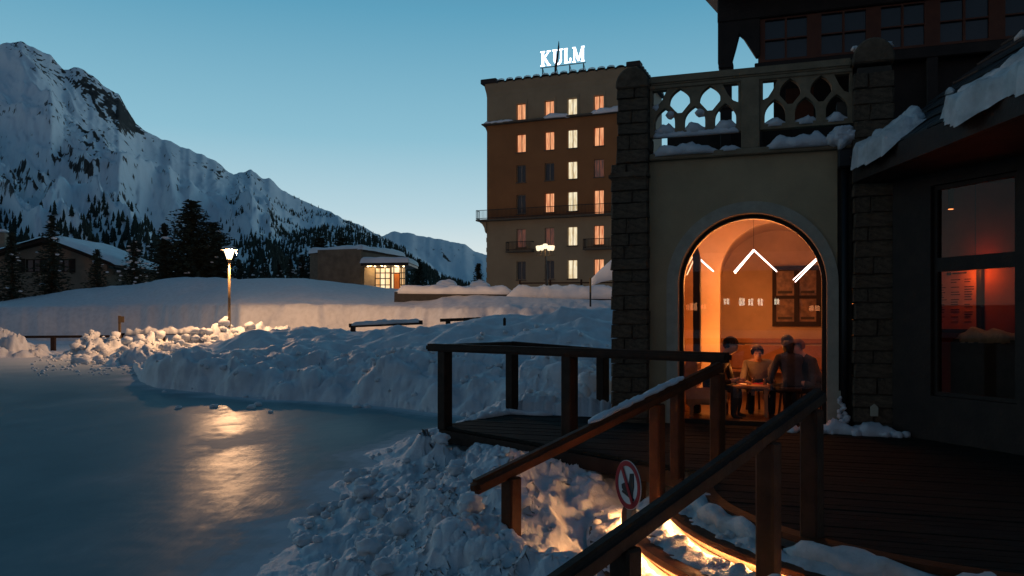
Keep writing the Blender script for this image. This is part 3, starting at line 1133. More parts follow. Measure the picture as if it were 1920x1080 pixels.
house = thing('alpine_house', 'dark stone and stucco alpine house with a glowing arched cafe window and carved balcony', 'house', (P0.x, P0.y, DECK_Z))
AC, AR, SPR = -1.005, .945, 2.57           # arch centre, radius, springing height
Z0, ZT = .60, 4.27
out = [(-2.34, Z0), (AC - AR, Z0)] + [(AC + AR * math.cos(PI - PI * i / 40), SPR + AR * math.sin(PI * i / 40)) for i in range(41)] + [(AC + AR, Z0), (.06, Z0), (.06, ZT), (-2.34, ZT)]
plate('wall', out, [], H(0, 0, 0), E, UP, N, -.36, 0, M_STUCCO, house)
ro = AR + .15
ring = [(AC - ro, Z0), (AC - AR + .004, Z0)] + [(AC + (AR - .004) * math.cos(PI - PI * i / 40), SPR + (AR - .004) * math.sin(PI * i / 40)) for i in range(41)] + [(AC + AR - .004, Z0), (AC + ro * .985, Z0)] + \
       [(AC + ro * .985 * math.cos(PI * i / 40) if i < 20 else AC + ro * math.cos(PI * i / 40), SPR + ro * math.sin(PI * i / 40)) for i in range(41)]
plate('arch_trim', ring, [], H(0, 0, 0), E, UP, N, -.10, .028, M_TRIM, house)
# arched window: frame and pane
wi = AR - .003
wn = AR - .055
fr = [(AC - wi, .66), (AC - wi, SPR)] + [(AC + wi * math.cos(PI - PI * i / 40), SPR + wi * math.sin(PI * i / 40)) for i in range(41)] + [(AC + wi, .66)]
hole = [(AC - wn, .74), (AC - wn, SPR)] + [(AC + wn * math.cos(PI - PI * i / 40), SPR + wn * math.sin(PI * i / 40)) for i in range(41)] + [(AC + wn, .74)]
aw = plate('arched_window', fr, [hole], H(0, 0, 0), E, UP, N, -.30, -.19, M_BRONZE, house)
plate('pane', [(p[0] * 1.0, p[1]) for p in hole], [], H(0, 0, 0), E, UP, N, -.250, -.246, M_GLASS, aw)
MB().frame_box(H(0, 0, 0), E, N, UP, AC - AR + .005, AC + AR - .005, -.34, .06, .56, .655).build('sill', M_TRIM, aw, bevel=.01)

# pillars of dressed stone
STONES = []
for k in range(5):
    b_ = bmesh.new()
    bmesh.ops.create_cube(b_, size=1)
    bmesh.ops.bevel(b_, geom=list(b_.edges), offset=.05, segments=1, affect='EDGES')
    for v in b_.verts:
        v.co += Vector((random.uniform(-.025, .025), random.uniform(-.035, .035), random.uniform(-.03, .03)))
    me = bpy.data.meshes.new('stone')
    b_.to_mesh(me)
    b_.free()
    me.materials.append(M_STONE)
    STONES.append(me)
RZ = math.atan2(E.y, E.x)


def stone(parent, s0, s1, q0, q1, z0, z1):
    o = link_mesh(random.choice(STONES), 'stone', parent)
    c = H((s0 + s1) / 2, (q0 + q1) / 2, (z0 + z1) / 2)
    o.location = c - wloc(parent)
    o.rotation_euler = (0, 0, RZ)
    o.scale = (s1 - s0, q1 - q0, z1 - z0)


def pillar(s0, s1, q1, ztop, batter, seed):
    rs = random.Random(seed)
    p = MB().frame_box(H(0, 0, 0), E, N, UP, s0 + .05, s1 - .03, -.36, q1 - .03, .5, ztop - .05).build('stone_pillar', M_MORTAR, house)
    z = .60
    odd = 0
    while z < ztop - .12:
        h = min(rs.uniform(.15, .215), ztop - z)
        wid = batter if z < 4.05 else 0
        a, b = s0 - wid + rs.uniform(-.006, .006), s1 + rs.uniform(-.006, .006)
        g = .005
        if odd % 2 == 0 and rs.random() < .8:
            stone(p, a, b, -.34, q1 + rs.uniform(-.008, .014), z + g / 2, z + h - g / 2)
        else:
            m_ = a + (b - a) * rs.choice((.42, .5, .58, .36))
            stone(p, a, m_ - g / 2, -.34, q1 + rs.uniform(-.008, .014), z + g / 2, z + h - g / 2)
            stone(p, m_ + g / 2, b, -.34, q1 + rs.uniform(-.008, .014), z + g / 2, z + h - g / 2)
        z += h
        odd += 1
    return p


pl = pillar(-2.76, -2.335, .16, 5.26, .075, 1)
pr = pillar(.235, .70, .18, 5.30, .0, 2)
# string course where the pillar steps in, rounded cap stones
MB().frame_box(H(0, 0, 0), E, N, UP, -2.87, -2.32, -.34, .21, 4.02, 4.12).build('stone', M_STONE, pl, bevel=.03, segs=2)
MB().frame_box(H(0, 0, 0), E, N, UP, .20, .73, -.34, .22, 4.10, 4.18).build('stone', M_STONE, pr, bevel=.03, segs=2)
for (a, b, zc, pp, h) in [(-2.77, -2.325, 5.26, pl, .25), (.225, .71, 5.30, pr, .27)]:
    prof = [(a, 0), (b, 0)] + [((a + b) / 2 + (b - a) / 2 * math.cos(PI * i / 12), .04 + h * math.sin(PI * i / 12)) for i in range(13)]
    MB().prism(prof, H(0, 0, zc), E, UP, N, -.36, .19).build('cap_stone', M_STONE, pp, bevel=.02, smooth=False)
# rain pipe with hopper in the recess
MB().frame_box(H(0, 0, 0), E, N, UP, .06, .235, -.36, -.06, .5, 4.9).build('recess', M_MORTAR, house)
dp = MB().tube([H(.145, .03, z) for z in (.72, 2, 4.05)], .045, 10)
dp.build('rain_pipe', M_BLACK, house, smooth=True)
MB().frame_box(H(0, 0, 0), E, N, UP, .06, .235, -.05, .16, 4.02, 4.26).build('rain_hopper', M_BLACK, house, bevel=.02)
# small lantern plate on the right pillar and the bell on the trim
MB().prism([(-.045, -.07), (.045, -.07), (.045, .045), (0, .085), (-.045, .045)], H(.47, .20, .98), E, UP, N, 0, .03).build('number_plate', mat('pale enamel', (.40, .36, .27), var=.05), house, bevel=.004)
MB().frame_box(H(0, 0, 0), E, N, UP, .065, .10, .03, .05, .98, 1.20).build('socket_cover', MATS['pale enamel'], house, bevel=.004)

# balcony: ledge, balustrade
MB().frame_box(H(0, 0, 0), E, N, UP, -2.33, .235, -.20, .09, 4.272, 4.36).build('balcony_ledge', M_BALU, house, bevel=.015)
MB().frame_box(H(0, 0, 0), E, N, UP, -2.6, 7, -1.9, -.205, 4.274, 4.36).build('balcony_floor', M_TIMBER, house)
for s in (-2.0, -1.1, -.1):
    pass


def pointed(cx, zb, w, zs, za, n=8, neck=None):
    """opening with a pointed head; neck = width at the foot"""
    nk = neck if neck is not None else w
    p = [(cx - nk, zb)]
    L = []
    for i in range(n + 1):
        t = i / n
        L.append((cx - w * (1 - t ** 2.7), zs + (za - zs) * t))
    Rr = [(2 * cx - a_, b_) for a_, b_ in reversed(L[:-1])]
    return p + L + Rr + [(cx + nk, zb)]


def tracery(s0, s1):
    w = s1 - s0
    step = w / 3.0
    holes = []
    for k in range(3):
        c = s0 + step * (k + .5)
        holes.append(pointed(c, 4.665, step * .345, 4.76, 4.985))
    for k in range(2):
        c = s0 + step * (k + 1)
        holes.append(pointed(c, 4.905, step * .345, 5.03, 5.24, neck=step * .08))
    y0, y1 = 4.985, 5.235
    holes.append([(s0 + .035, y0), (s0 + .10, y0 + .03), (s0 + step * .50, y0 + .07), (s0 + step * .62, y1 - .01), (s0 + .035, y1)][:2] + [(s0 + step * .42, 5.10), (s0 + step * .58, y1), (s0 + .035, y1)])
    holes.append([(s1 - .035, y1), (s1 - step * .58, y1), (s1 - step * .42, 5.10), (s1 - .10, y0 + .03), (s1 - .035, y0)])
    return holes


for (a, b) in ((-2.325, -1.125), (-.885, .238)):
    plate('balustrade', [(a, 4.60), (b, 4.60), (b, 5.30), (a, 5.30)], tracery(a, b), H(0, 0, 0), E, UP, N, -.10, .02, M_BALU, house)
MB().frame_box(H(0, 0, 0), E, N, UP, -1.122, -.888, -.14, .05, 4.362, 5.298).build('balustrade_pier', M_BALU, house, bevel=.01)
MB().frame_box(H(0, 0, 0), E, N, UP, -2.33, .235, -.15, .07, 5.302, 5.42).build('balustrade_rail', M_BALU, house, bevel=.025, segs=2)
MB().frame_box(H(0, 0, 0), E, N, UP, -2.33, .232, -.13, .045, 5.25, 5.297).build('balustrade_moulding', M_BALU, house, bevel=.008)
# snow lying on it
mb = MB()
st = 1.2 / 3
for k in range(3):
    snow_ridge(mb, [H(-2.325 + st * (k + .08), -.03, 4.665), H(-2.325 + st * (k + .92), -.03, 4.665)], .16, .10, k, step=.03)
snow_ridge(mb, [H(-2.28, .03, 4.60), H(-1.15, .03, 4.60)], .05, .05, 8, step=.03)
st = 1.123 / 3
for k in range(3):
    snow_ridge(mb, [H(-.885 + st * (k + .08), -.03, 4.665), H(-.885 + st * (k + .92), -.03, 4.665)], .17, .09, 20 + k, step=.03)
for s in (-1.95, -1.56):
    lump(mb, H(s - .09, -.03, 4.90), .075, int(s * 10), 1, .8)
lump(mb, H(-2.24, -.02, 5.0), .055, 3, 1, 1.0)
snow_ridge(mb, [H(-2.28, .05, 4.355), H(-1.75, .06, 4.36), H(-1.42, .05, 4.355)], .20, .10, 31, step=.04)
snow_ridge(mb, [H(-1.40, .04, 4.355), H(-1.12, .04, 4.36)], .12, .06, 32, step=.04)
snow_ridge(mb, [H(-.80, .05, 4.36), H(-.35, .05, 4.36), H(0, .05, 4.36)], .22, .12, 33, step=.04)
for k_, (s_, z_, r_) in enumerate([(.02, 4.40, .10), (.12, 4.45, .12), (.20, 4.42, .10), (.10, 4.38, .13)]):
    lump(mb, H(s_, .10, z_), r_, 90 + k_, 2, .9, .4)
for s, r in ((.29, .07), (.62, .09)):
    lump(mb, H(s, .06, 5.52), r, int(s * 50), 2, .45)
snow_ridge(mb, [H(-.35, .3, .69), H(.2, .32, .69), H(.55, .38, .70), H(.78, .40, .70)], .22, .13, 41, step=.04, rough=.8)
for i in range(46):
    s = random.uniform(-.5, .95)
    lump(mb, H(s, random.uniform(.22, .50), .72), random.uniform(.02, .075), i, 1, .85)
for i in range(18):
    t = i / 17
    lump(mb, H(.13 + random.uniform(-.04, .05) - .04 * t, .14 + random.uniform(-.03, .05), .70 + .42 * t), .058 * (1 - .6 * t) * random.uniform(.7, 1.1), i + 60, 2, 1.0)
o = mb.build('snow_remnants', M_SNOW, smooth=True)
tag(o, 'patches of snow left along the carved balcony and at the foot of the house wall', kind='stuff')

MB().frame_box(H(0, 0, 0), E, N, UP, -2.33, .7, -1.88, -1.78, 4.362, 5.06).build('gallery_parapet', M_TIMBER, house)
# upper timber gallery behind the balcony
Q = -1.6
gal = MB()
gal.frame_box(H(0, 0, 0), E, N, UP, -1.50, -1.335, Q - .09, Q + .08, 4.36, 6.05)
gal.frame_box(H(0, 0, 0), E, N, UP, -1.525, -1.31, Q - .11, Q + .10, 5.92, 6.0)
gal.frame_box(H(0, 0, 0), E, N, UP, -1.525, -1.31, Q - .11, Q + .10, 5.30, 5.36)
gal.build('post', M_TIMBER, house, bevel=.01)
br = [(-1.535, 6.0), (-1.535, 6.75), (-.92, 6.75), (-.92, 6.06), (-.98, 6.05), (-1.16, 6.36), (-1.22, 6.42), (-1.27, 6.22), (-1.31, 6.08), (-1.33, 6.0)]
MB().prism(br, H(0, Q, 0), E, UP, N, -.06, .07).build('bracket', M_TIMBER, house, bevel=.008)
MB().frame_box(H(0, 0, 0), E, N, UP, -1.54, 7, Q - .12, Q + .09, 6.62, 6.98).build('gallery_beam', M_TIMBER, house, bevel=.015)
MB().frame_box(H(0, 0, 0), E, N, UP, -1.0, 7, Q - .08, Q + .06, 5.80, 5.96).build('gallery_sill', M_TIMBER, house, bevel=.012)
rf = MB()
rf.prism([(-1.95, 7.50), (-1.54, 6.985), (7, 6.985), (7, 7.6), (-1.95, 7.72)], H(0, 0, 0), E, UP, N, -2.3, -.9)
rf.frame_box(H(0, 0, 0), E, N, UP, -.9, 7, -6, -2.3, 7.0, 7.6)
rf.build('roof', M_TIMBER, house)
for (a, b) in ((-.95, -.16), (-.16, .64), (.64, 1.40), (1.40, 2.2), (2.2, 3.0)):
    w_ = plate('gallery_window', [(a, 5.962), (b, 5.962), (b, 6.618), (a, 6.618)],
               [[(a + .10 + i * ((b - a - .20) / 2 + .015), 6.0 + j * .305), (a + .10 + (i + 1) * ((b - a - .20) / 2) - (.015 if i == 0 else 0), 6.0 + j * .305),
                 (a + .10 + (i + 1) * ((b - a - .20) / 2) - (.015 if i == 0 else 0), 6.285 + j * .305), (a + .10 + i * ((b - a - .20) / 2 + .015), 6.285 + j * .305)] for i in (0, 1) for j in (0, 1)],
               H(0, Q, 0), E, UP, N, -.04, .03, M_REDFRAME, house)
    for i in (0, 1):
        x0, x1 = a + .10 + i * (b - a - .2) / 2, a + .10 + (i + 1) * (b - a - .2) / 2
        MB().frame_box(H(0, Q, 0), E, N, UP, x0, x1, -.025, -.015, 5.99, 6.60).build('pane', M_DARKPANE, w_)
for a in (-.95, .64, 1.4, 2.2):
    MB().frame_box(H(0, 0, 0), E, N, UP, a - .07, a + .07, Q - .07, Q + .055, 4.36, 5.80).build('post', M_TIMBER, house, bevel=.008)
# far railing of the gallery with upright bars; sky shows between
rl = MB()
for z in (4.62, 5.0, 5.42):
    rl.frame_box(H(0, 0, 0), E, N, UP, -.9, 4, -4.05, -3.98, z, z + .07)
k = 0
s = -.9
while s < 4:
    rl.frame_box(H(0, 0, 0), E, N, UP, s, s + (.12 if k % 5 else .3), -4.03, -3.99, 4.36, 5.42)
    s += .24 if k % 5 else .42
    k += 1
rl.build('gallery_railing', M_TIMBER, house)
MB().frame_box(H(0, 0, 0), E, N, UP, -.75, 7, -5.6, -4.1, 5.66, 6.98).build('gallery_back_wall', M_TIMBER, house)
MB().frame_box(H(0, 0, 0), E, N, UP, -.55, -.12, -3.0, -2.9, 4.36, 5.9).build('gallery_door', M_REDFRAME, house)
MB().frame_box(H(0, 0, 0), E, N, UP, .9, 7, -3.2, -1.75, 4.36, 6.9).build('upper_wall', M_TIMBER, house)

# ------------------------------------------------------------------ cafe room behind the arch
FL = .72
SA, SB, QA, QB = -2.55, .32, -.365, -5.0
MB().frame_box(H(0, 0, 0), E, N, UP, SA, SB, QB, QA, FL - .06, FL).build('cafe_floor', mat('oiled floor', (.10, .055, .028), rough=.4, var=.3, scale=4), house)
MB().frame_box(H(0, 0, 0), E, N, UP, SA - .1, SB + .1, QB - .12, QB, FL - .05, 4.2).build('cafe_back_wall', M_WARMWALL, house)
MB().frame_box(H(0, 0, 0), E, N, UP, SA - .12, SA, QB, QA, FL - .05, 4.2).build('cafe_side_wall', M_WARMWALL, house)
MB().frame_box(H(0, 0, 0), E, N, UP, SB, SB + .12, QB, QA, FL - .05, 4.2).build('cafe_side_wall', M_WARMWALL, house)
gs = np.linspace(SA, SB, 61)
gq = np.linspace(QA, QB, 61)
GS, GQ = np.meshgrid(gs, gq)
ls = np.abs((GS + .85) / 1.5)
lq = np.abs((GQ + 1.55) / 1.2)
dome = np.maximum(np.sqrt(np.clip(1 - ls ** 2, 0, 1)), np.sqrt(np.clip(1 - lq ** 2, 0, 1)))
back = np.sqrt(np.clip(1 - ((GS + .70) / 1.02) ** 2, 0, 1))
GZv = np.where(GQ > -2.8, 2.45 + 1.42 * dome, 2.80 + 1.0 * back)
pt = [[H(float(GS[i, j]), float(GQ[i, j]), float(GZv[i, j])) for j in range(61)] for i in range(61)]
hx_ = np.array([[p.x - P0.x for p in r] for r in pt])
hy_ = np.array([[p.y - P0.y for p in r] for r in pt])
grid_mesh('cafe_vault', hx_, hy_, GZv - DECK_Z, M_WARMWALL, house)
# arched cross wall between the two bays of the room
ca_, cr_, cs_ = -.70, .89, 2.82
plate('cross_arch', [(SA, FL), (ca_ - cr_, FL)] + [(ca_ + cr_ * math.cos(PI - PI * i / 32), cs_ + cr_ * math.sin(PI * i / 32)) for i in range(33)] + [(ca_ + cr_, FL), (SB - .002, FL), (SB - .002, 4.1), (SA, 4.1)], [],
      H(0, 0, 0), E, UP, N, -2.98, -2.74, M_WARMWALL, house)
# wood rail round the room, bench under it
MB().frame_box(H(0, 0, 0), E, N, UP, SA, SB, QB + .001, QB + .05, 1.66, 1.75).build('wall_rail', M_ORANGEWOOD, house, bevel=.008)
# dark framed inner doorway on the side wall
dr_ = [(-.75, FL), (-.66, FL), (-.66, 2.6)] + [(-.66 - .5 + .5 * math.cos(t), 2.6 + .5 * math.sin(t)) for t in np.linspace(0, PI, 16)] + [(-1.66, FL), (-1.75, FL), (-1.75, 2.6)] + \
      [(-1.16 - .59 + .59 - .59 * math.cos(t), 2.6 + .59 * math.sin(t)) for t in np.linspace(0, PI, 16)] + [(-.57, FL)]
jc = (-2.36, 2.95)
jp = [(-1.86, FL), (-1.76, FL), (-1.76, jc[1])] + [(jc[0] + .60 * math.cos(t), jc[1] + .60 * math.sin(t)) for t in np.linspace(.05, PI / 2, 14)] + [(-2.5, jc[1] + .60), (-2.5, jc[1] + .50)] + \
     [(jc[0] + .50 * math.cos(t), jc[1] + .50 * math.sin(t)) for t in np.linspace(PI / 2, .05, 14)]
plate('inner_door_frame', jp, [], H(0, 0, 0), E, UP, N, -1.3, -1.1, M_TIMBER, house)
MB().frame_box(H(0, 0, 0), E, N, UP, -2.5, -1.86, -1.22, -1.19, FL, 3.5).build('inner_door_pane', glass_mat('inner glass', .05, (.72, .62, .5)), house)

# framed pictures, two by two in one dark frame
pf = thing('framed_pictures', 'dark wooden frame holding four small prints on the cafe back wall', 'picture frame', H(.0, QB + .05, 2.3))
c0, c1, z0, z1 = .33, 1.20, 1.98, 3.12
cm, zm = (c0 + c1) / 2, (z0 + z1) / 2 - .02
holes = [[(c0 + .07, z0 + .09), (cm - .045, z0 + .09), (cm - .045, zm - .03), (c0 + .07, zm - .03)], [(cm + .045, z0 + .09), (c1 - .09, z0 + .09), (c1 - .09, zm - .03), (cm + .045, zm - .03)],
         [(c0 + .07, zm + .03), (cm - .045, zm + .03), (cm - .045, z1 - .09), (c0 + .07, z1 - .09)], [(cm + .045, zm + .03), (c1 - .09, zm + .03), (c1 - .09, z1 - .09), (cm + .045, z1 - .09)]]
SHIFT = -1.11
ppo = lambda pts_: [(x + SHIFT, z) for x, z in pts_]
plate('frame', ppo([(c0, z0), (c1, z0), (c1, z1), (c0, z1)]), [ppo(h) for h in holes], H(0, QB, 0), E, UP, N, .01, .07, M_TIMBER, pf)
MP = mat('faded print', (.26, .17, .10), rough=.3, var=.5, scale=9)
MD_ = mat('print caption', (.05, .035, .025), rough=.5, var=.2)
for h in holes:
    x0, x1, y0, y1 = h[0][0] + SHIFT, h[1][0] + SHIFT, h[0][1], h[2][1]
    p = MB().frame_box(H(0, QB, 0), E, N, UP, x0 - .01, x1 + .01, .012, .03, y0 - .01, y1 + .01).build('print', MP, pf)
    MB().frame_box(H(0, QB, 0), E, N, UP, x0 + .03, x1 - .03, .031, .034, y0 + .04, y0 + .09).build('caption', MD_, p)

# zigzag light tubes in the shape of mountain peaks
M_TUBE = mat('lit tube', (.9, .8, .8), var=0, emit=(1, .74, .66), estr=5)


def chevron(label, pts_, q, doubles):
    t = thing('chevron_lamp', label, 'lamp', H(pts_[1][0], q, pts_[1][1]), 'mountain shaped tube lamps in the cafe')
    for dx, dz, dq in doubles:
        for a_, b_ in zip(pts_[:-1], pts_[1:]):
            MB().tube([H(a_[0] + dx, q + dq, a_[1] + dz), H(b_[0] + dx * .4, q + dq, b_[1] + dz * .5)], .0085, 6).build('tube', M_TUBE, t)
    MB().tube([H(pts_[1][0], q, pts_[1][1] + .01), H(pts_[1][0], q, 3.75)], .003, 4).build('wire', M_BLACK, t)


def at_q(x, y, q):
    """where the sight line through photo point (x, y) meets the plane q of the room"""
    u = (x - 960) / F
    bx, by = P0.x + N.x * q, P0.y + N.y * q
    s_ = (by * u - bx) / (E.x - E.y * u)
    d = by + E.y * s_
    return (s_, EYE + (600 - y) / F * d)


QL = -2.2
chevron('tube lamp of two peaks by the dark inner door frame', [at_q(1281, 512, QL), at_q(1301, 477, QL), at_q(1335, 507, QL)], QL, [(0, 0, 0), (.05, -.03, -.08)])
chevron('tube lamp of one wide peak over the woman leaning on the table', [at_q(1376, 510, QL), at_q(1413, 468, QL), at_q(1456, 508, QL)], QL, [(0, 0, 0), (.014, -.022, -.04)])
chevron('tube lamp rising steeply towards the window edge above the framed prints', [at_q(1487, 525, QL), at_q(1542, 474, QL), at_q(1590, 520, QL)], QL, [(0, 0, 0), (.03, -.03, -.04)])
# the warm light of the room from unseen points; the last added for faces
for k, (s, q, z, p, r) in enumerate([(-1.62, -2.25, 1.75, 20, .15), (-1.25, -2.2, 2.7, 30, .1), (-.95, -1.25, 3.0, 12, .05), (-1.0, -4.1, 2.2, 7, .1), (-1.24, -1.02, 1.42, 4.5, .05)]):
    lamp_light('cafe_unseen_light', H(s, q, z), (1, .30, .060), p, r)

# furniture
ct = thing('cafe_table', 'low pale wooden table between the seated people in the cafe', 'table', H(-.95, -1.12, FL))
MB().frame_box(H(-.95, -1.12, 0), E, N, UP, -.34, .18, -.34, .30, FL + .40, FL + .445).build('table_top', M_ORANGEWOOD, ct, bevel=.01)
for a_ in (-.29, .13):
    for b_ in (-.29, .25):
        MB().beam(H(-.95 + a_, -1.12 + b_, FL), H(-.95 + a_ * .95, -1.12 + b_ * .95, FL + .40), .05, .05, E).build('leg', M_ORANGEWOOD, ct)


def stool(s, q, label, ang=0.0):
    t = thing('wooden_stool', label, 'stool', H(s, q, FL), 'stools round the cafe table')
    c = H(s, q, FL)
    MB().lathe([(.0, .38), (.17, .38), (.18, .40), (.175, .43), (0, .43)], c, 16).build('seat', M_TIMBER, t)
    for k in range(4):
        a_ = ang + PI / 4 + k * PI / 2
        MB().tube([c + Vector((.15 * math.cos(a_), .15 * math.sin(a_), 0)), c + Vector((.11 * math.cos(a_), .11 * math.sin(a_), .38))], .016, 6).build('leg', M_TIMBER, t)


arm = thing('armchair', 'honey coloured armchair behind the person in dark clothes', 'armchair', H(-1.70, -.85, FL))
MB().frame_box(H(-1.68, -.85, 0), E, N, UP, -.18, .34, -.36, .3, FL + .18, FL + .42).build('seat', M_ORANGEWOOD, arm, bevel=.03, segs=2)
MB().prism([(-.22, .15), (-.10, .15), (-.06, .78), (-.11, .86), (-.2, .83), (-.26, .7)], H(-1.68, -.85, FL), E, UP, N, -.36, .3).build('backrest', M_ORANGEWOOD, arm, bevel=.02, segs=2)
for a_, b_ in ((-.15, -.3), (-.15, .25), (.3, -.3), (.3, .25)):
    MB().beam(H(-1.68 + a_, -.85 + b_, FL), H(-1.68 + a_, -.85 + b_, FL + .2), .05, .05, E).build('leg', M_ORANGEWOOD, arm)
bench = thing('wall_bench', 'long honey pine bench running along the cafe back wall', 'bench', H(-.6, QB + .3, FL))
MB().frame_box(H(0, QB, 0), E, N, UP, -2.3, .3, .05, .5, FL + .40, FL + .45).build('seat', M_ORANGEWOOD, bench, bevel=.01)
MB().frame_box(H(0, QB, 0), E, N, UP, -2.3, .3, .051, .09, FL + .46, FL + .90).build('backrest', M_ORANGEWOOD, bench, bevel=.01)
for s in (-2.2, -1.1, 0):
    MB().frame_box(H(0, QB, 0), E, N, UP, s - .04, s + .04, .1, .45, FL, FL + .40).build('leg', M_ORANGEWOOD, bench)
stool(-.52, -.95, 'stool of the person with straight dark hair')
stool(-.22, -1.32, 'stool of the person bowed beside the window edge', .4)
stool(-.98, -1.78, 'stool of the woman in the grey roll neck', .2)
# ------------------------------------------------------------------ timber deck, curved steps, handrails
deck = thing('timber_deck', 'weathered board terrace in front of the arched cafe window', 'deck', (2, 8.5, .3))
arcp = [(SC_C[0] + 2.25 * math.cos(math.radians(a)), SC_C[1] + 2.25 * math.sin(math.radians(a))) for a in range(296, 146, -6)]
poly = [(-.97, 10.6), (-.05, 12.0), (1.3, 11.55), (1.46, 11.10)] + [tuple(H(s, .02, 0)[:2]) for s in (-2.85, .72)] + [(4.82, 9.6), (6.6, 5.2), (6.6, 4.28)] + arcp + [(1.62, 7.58)]
org = Vector((2, 8, 0))
PE = [((Vector((x, y, 0)) - org).dot(E), (Vector((x, y, 0)) - org).dot(N)) for x, y in poly]


def cross_at(q):
    r = []
    n = len(PE)
    for i in range(n):
        a, b = PE[i], PE[(i + 1) % n]
        if (a[1] <= q) != (b[1] <= q):
            r.append(a[0] + (b[0] - a[0]) * (q - a[1]) / (b[1] - a[1]))
    return sorted(r)


q0 = min(p[1] for p in PE) + .005
q1 = max(p[1] for p in PE)
PW = .135
rs = random.Random(3)
while q0 < q1 - .02:
    A_, B_ = cross_at(q0 + .004), cross_at(q0 + PW - .004)
    C_ = cross_at(q0 + PW / 2)
    if len(A_) != len(B_) or len(A_) == 0:
        A_ = B_ = C_
    for k in range(0, len(A_) - 1, 2):
        if min(A_[k + 1] - A_[k], B_[k + 1] - B_[k]) < .05:
            continue
        z = DECK_Z + rs.uniform(-.004, .004)
        m_ = MB()
        m_.prism([(A_[k], q0), (A_[k + 1], q0), (B_[k + 1], q0 + PW - .008), (B_[k], q0 + PW - .008)], org, E, N, UP, z - .04, z)
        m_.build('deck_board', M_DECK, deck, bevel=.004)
    q0 += PW
fas = MB()
for a, b in (((-.95, 10.58), (1.62, 7.58)), ((-.95, 10.62), (-.05, 11.98))):
    fas.beam((a[0], a[1], .58), (b[0], b[1], .58), .04, .15)
fas.build('fascia', M_WOOD, deck)
for t in (.12, .35, .58, .82):
    p = Vector((-.95 + 2.57 * t + .15, 10.58 - 3 * t + .1, 0))
    MB().beam((p.x, p.y, -.1), (p.x, p.y, .5), .12, .12, (0, 1, 0)).build('support', M_WOOD, deck)

steps = thing('curved_steps', 'three rounded timber steps with strip lights under their nosings', 'steps', (2, 5, .2))
RR = [2.25, 2.55, 2.90, 3.25]
A0, A1 = 158, 306
M_LED = mat('warm strip light', (1, .8, .5), var=0, emit=(1, .46, .17), estr=165)
M_TREAD = mat('step board', (.085, .050, .028), rough=.6, var=.35, scale=4, bump=.5, bscale=16)


def ring(mb, r0, r1, z0, z1, a0=A0, a1=A1, n=60):
    k = len(mb.v)
    for i in range(n + 1):
        a = math.radians(a0 + (a1 - a0) * i / n)
        c, s = math.cos(a), math.sin(a)
        for r, z in ((r0, z0), (r1, z0), (r1, z1), (r0, z1)):
            mb.v.append((SC_C[0] + r * c, SC_C[1] + r * s, z))
    for i in range(n):
        b = k + 4 * i
        for j in range(4):
            mb.f.append((b + j, b + (j + 1) % 4, b + 4 + (j + 1) % 4, b + 4 + j))
    mb.f.append((k, k + 3, k + 2, k + 1))
    e = k + 4 * n
    mb.f.append((e, e + 1, e + 2, e + 3))


for k in range(4):
    zt = DECK_Z - .12 * k
    if k:
        m_ = MB()
        ring(m_, RR[k - 1] - .09, RR[k] - .072, zt - .115, zt - .008)
        m_.build('tread', M_TREAD, steps)
    if k < 3:
        m_ = MB()
        ring(m_, RR[k] - .10, RR[k] + .012, zt - .040, zt + .004)
        m_.build('nosing', M_REDWOOD, steps)
    if k in (1, 2):
        m_ = MB()
        ring(m_, RR[k] - .060, RR[k] - .030, zt - .054, zt - .043)
        m_.build('strip_light', M_LED, steps)
m_ = MB()
ring(m_, 1.6, RR[3] - .1, -.1, .22)
m_.build('riser_block', M_WOOD, steps)
# snow trodden onto the treads
mb = MB()
rs = random.Random(8)
for k in (1, 2, 3):
    zt = DECK_Z - .12 * k
    na, nr = 150, 9
    r0, r1 = RR[k - 1] + (.0), RR[k] - .05
    aa = np.radians(np.linspace(A0, A1, na))
    rr_ = np.linspace(r0 - .01, r1 + (.03 if k == 1 else .0), nr)
    AA, R2 = np.meshgrid(aa, rr_, indexing='ij')
    XX, YY = SC_C[0] + R2 * np.cos(AA), SC_C[1] + R2 * np.sin(AA)
    prof = np.interp((R2 - r0) / (r1 - r0), [-.05, .1, .5, .85, 1.1], [.02, .05, .045, .025, -.012])
    hh = prof * (.6 + .9 * sstep(-.35, .45, fbm(XX * 3, YY * 3, 4, 300 + k))) + .03 * fbm(XX * 9, YY * 9, 4, 310) - .012
    pts_ = np.stack([XX, YY, zt - .008 + hh], -1).reshape(-1, 3)
    i_ = np.arange(na * nr).reshape(na, nr)
    q_ = np.stack([i_[:-1, :-1], i_[1:, :-1], i_[1:, 1:], i_[:-1, 1:]], -1).reshape(-1, 4)
    mb.add(pts_.tolist(), q_.tolist())
for i in range(170):
    a = math.radians(rs.uniform(A0, A1))
    k = rs.choice((1, 2, 3, 3))
    r = rs.uniform(RR[k - 1], RR[k] - .03) if k < 3 or rs.random() < .4 else rs.uniform(3.25, 3.6)
    lump(mb, (SC_C[0] + r * math.cos(a), SC_C[1] + r * math.sin(a), DECK_Z - .12 * k + (.01 if r < 3.25 else -.05)), rs.uniform(.012, .045), i, 1, .8)
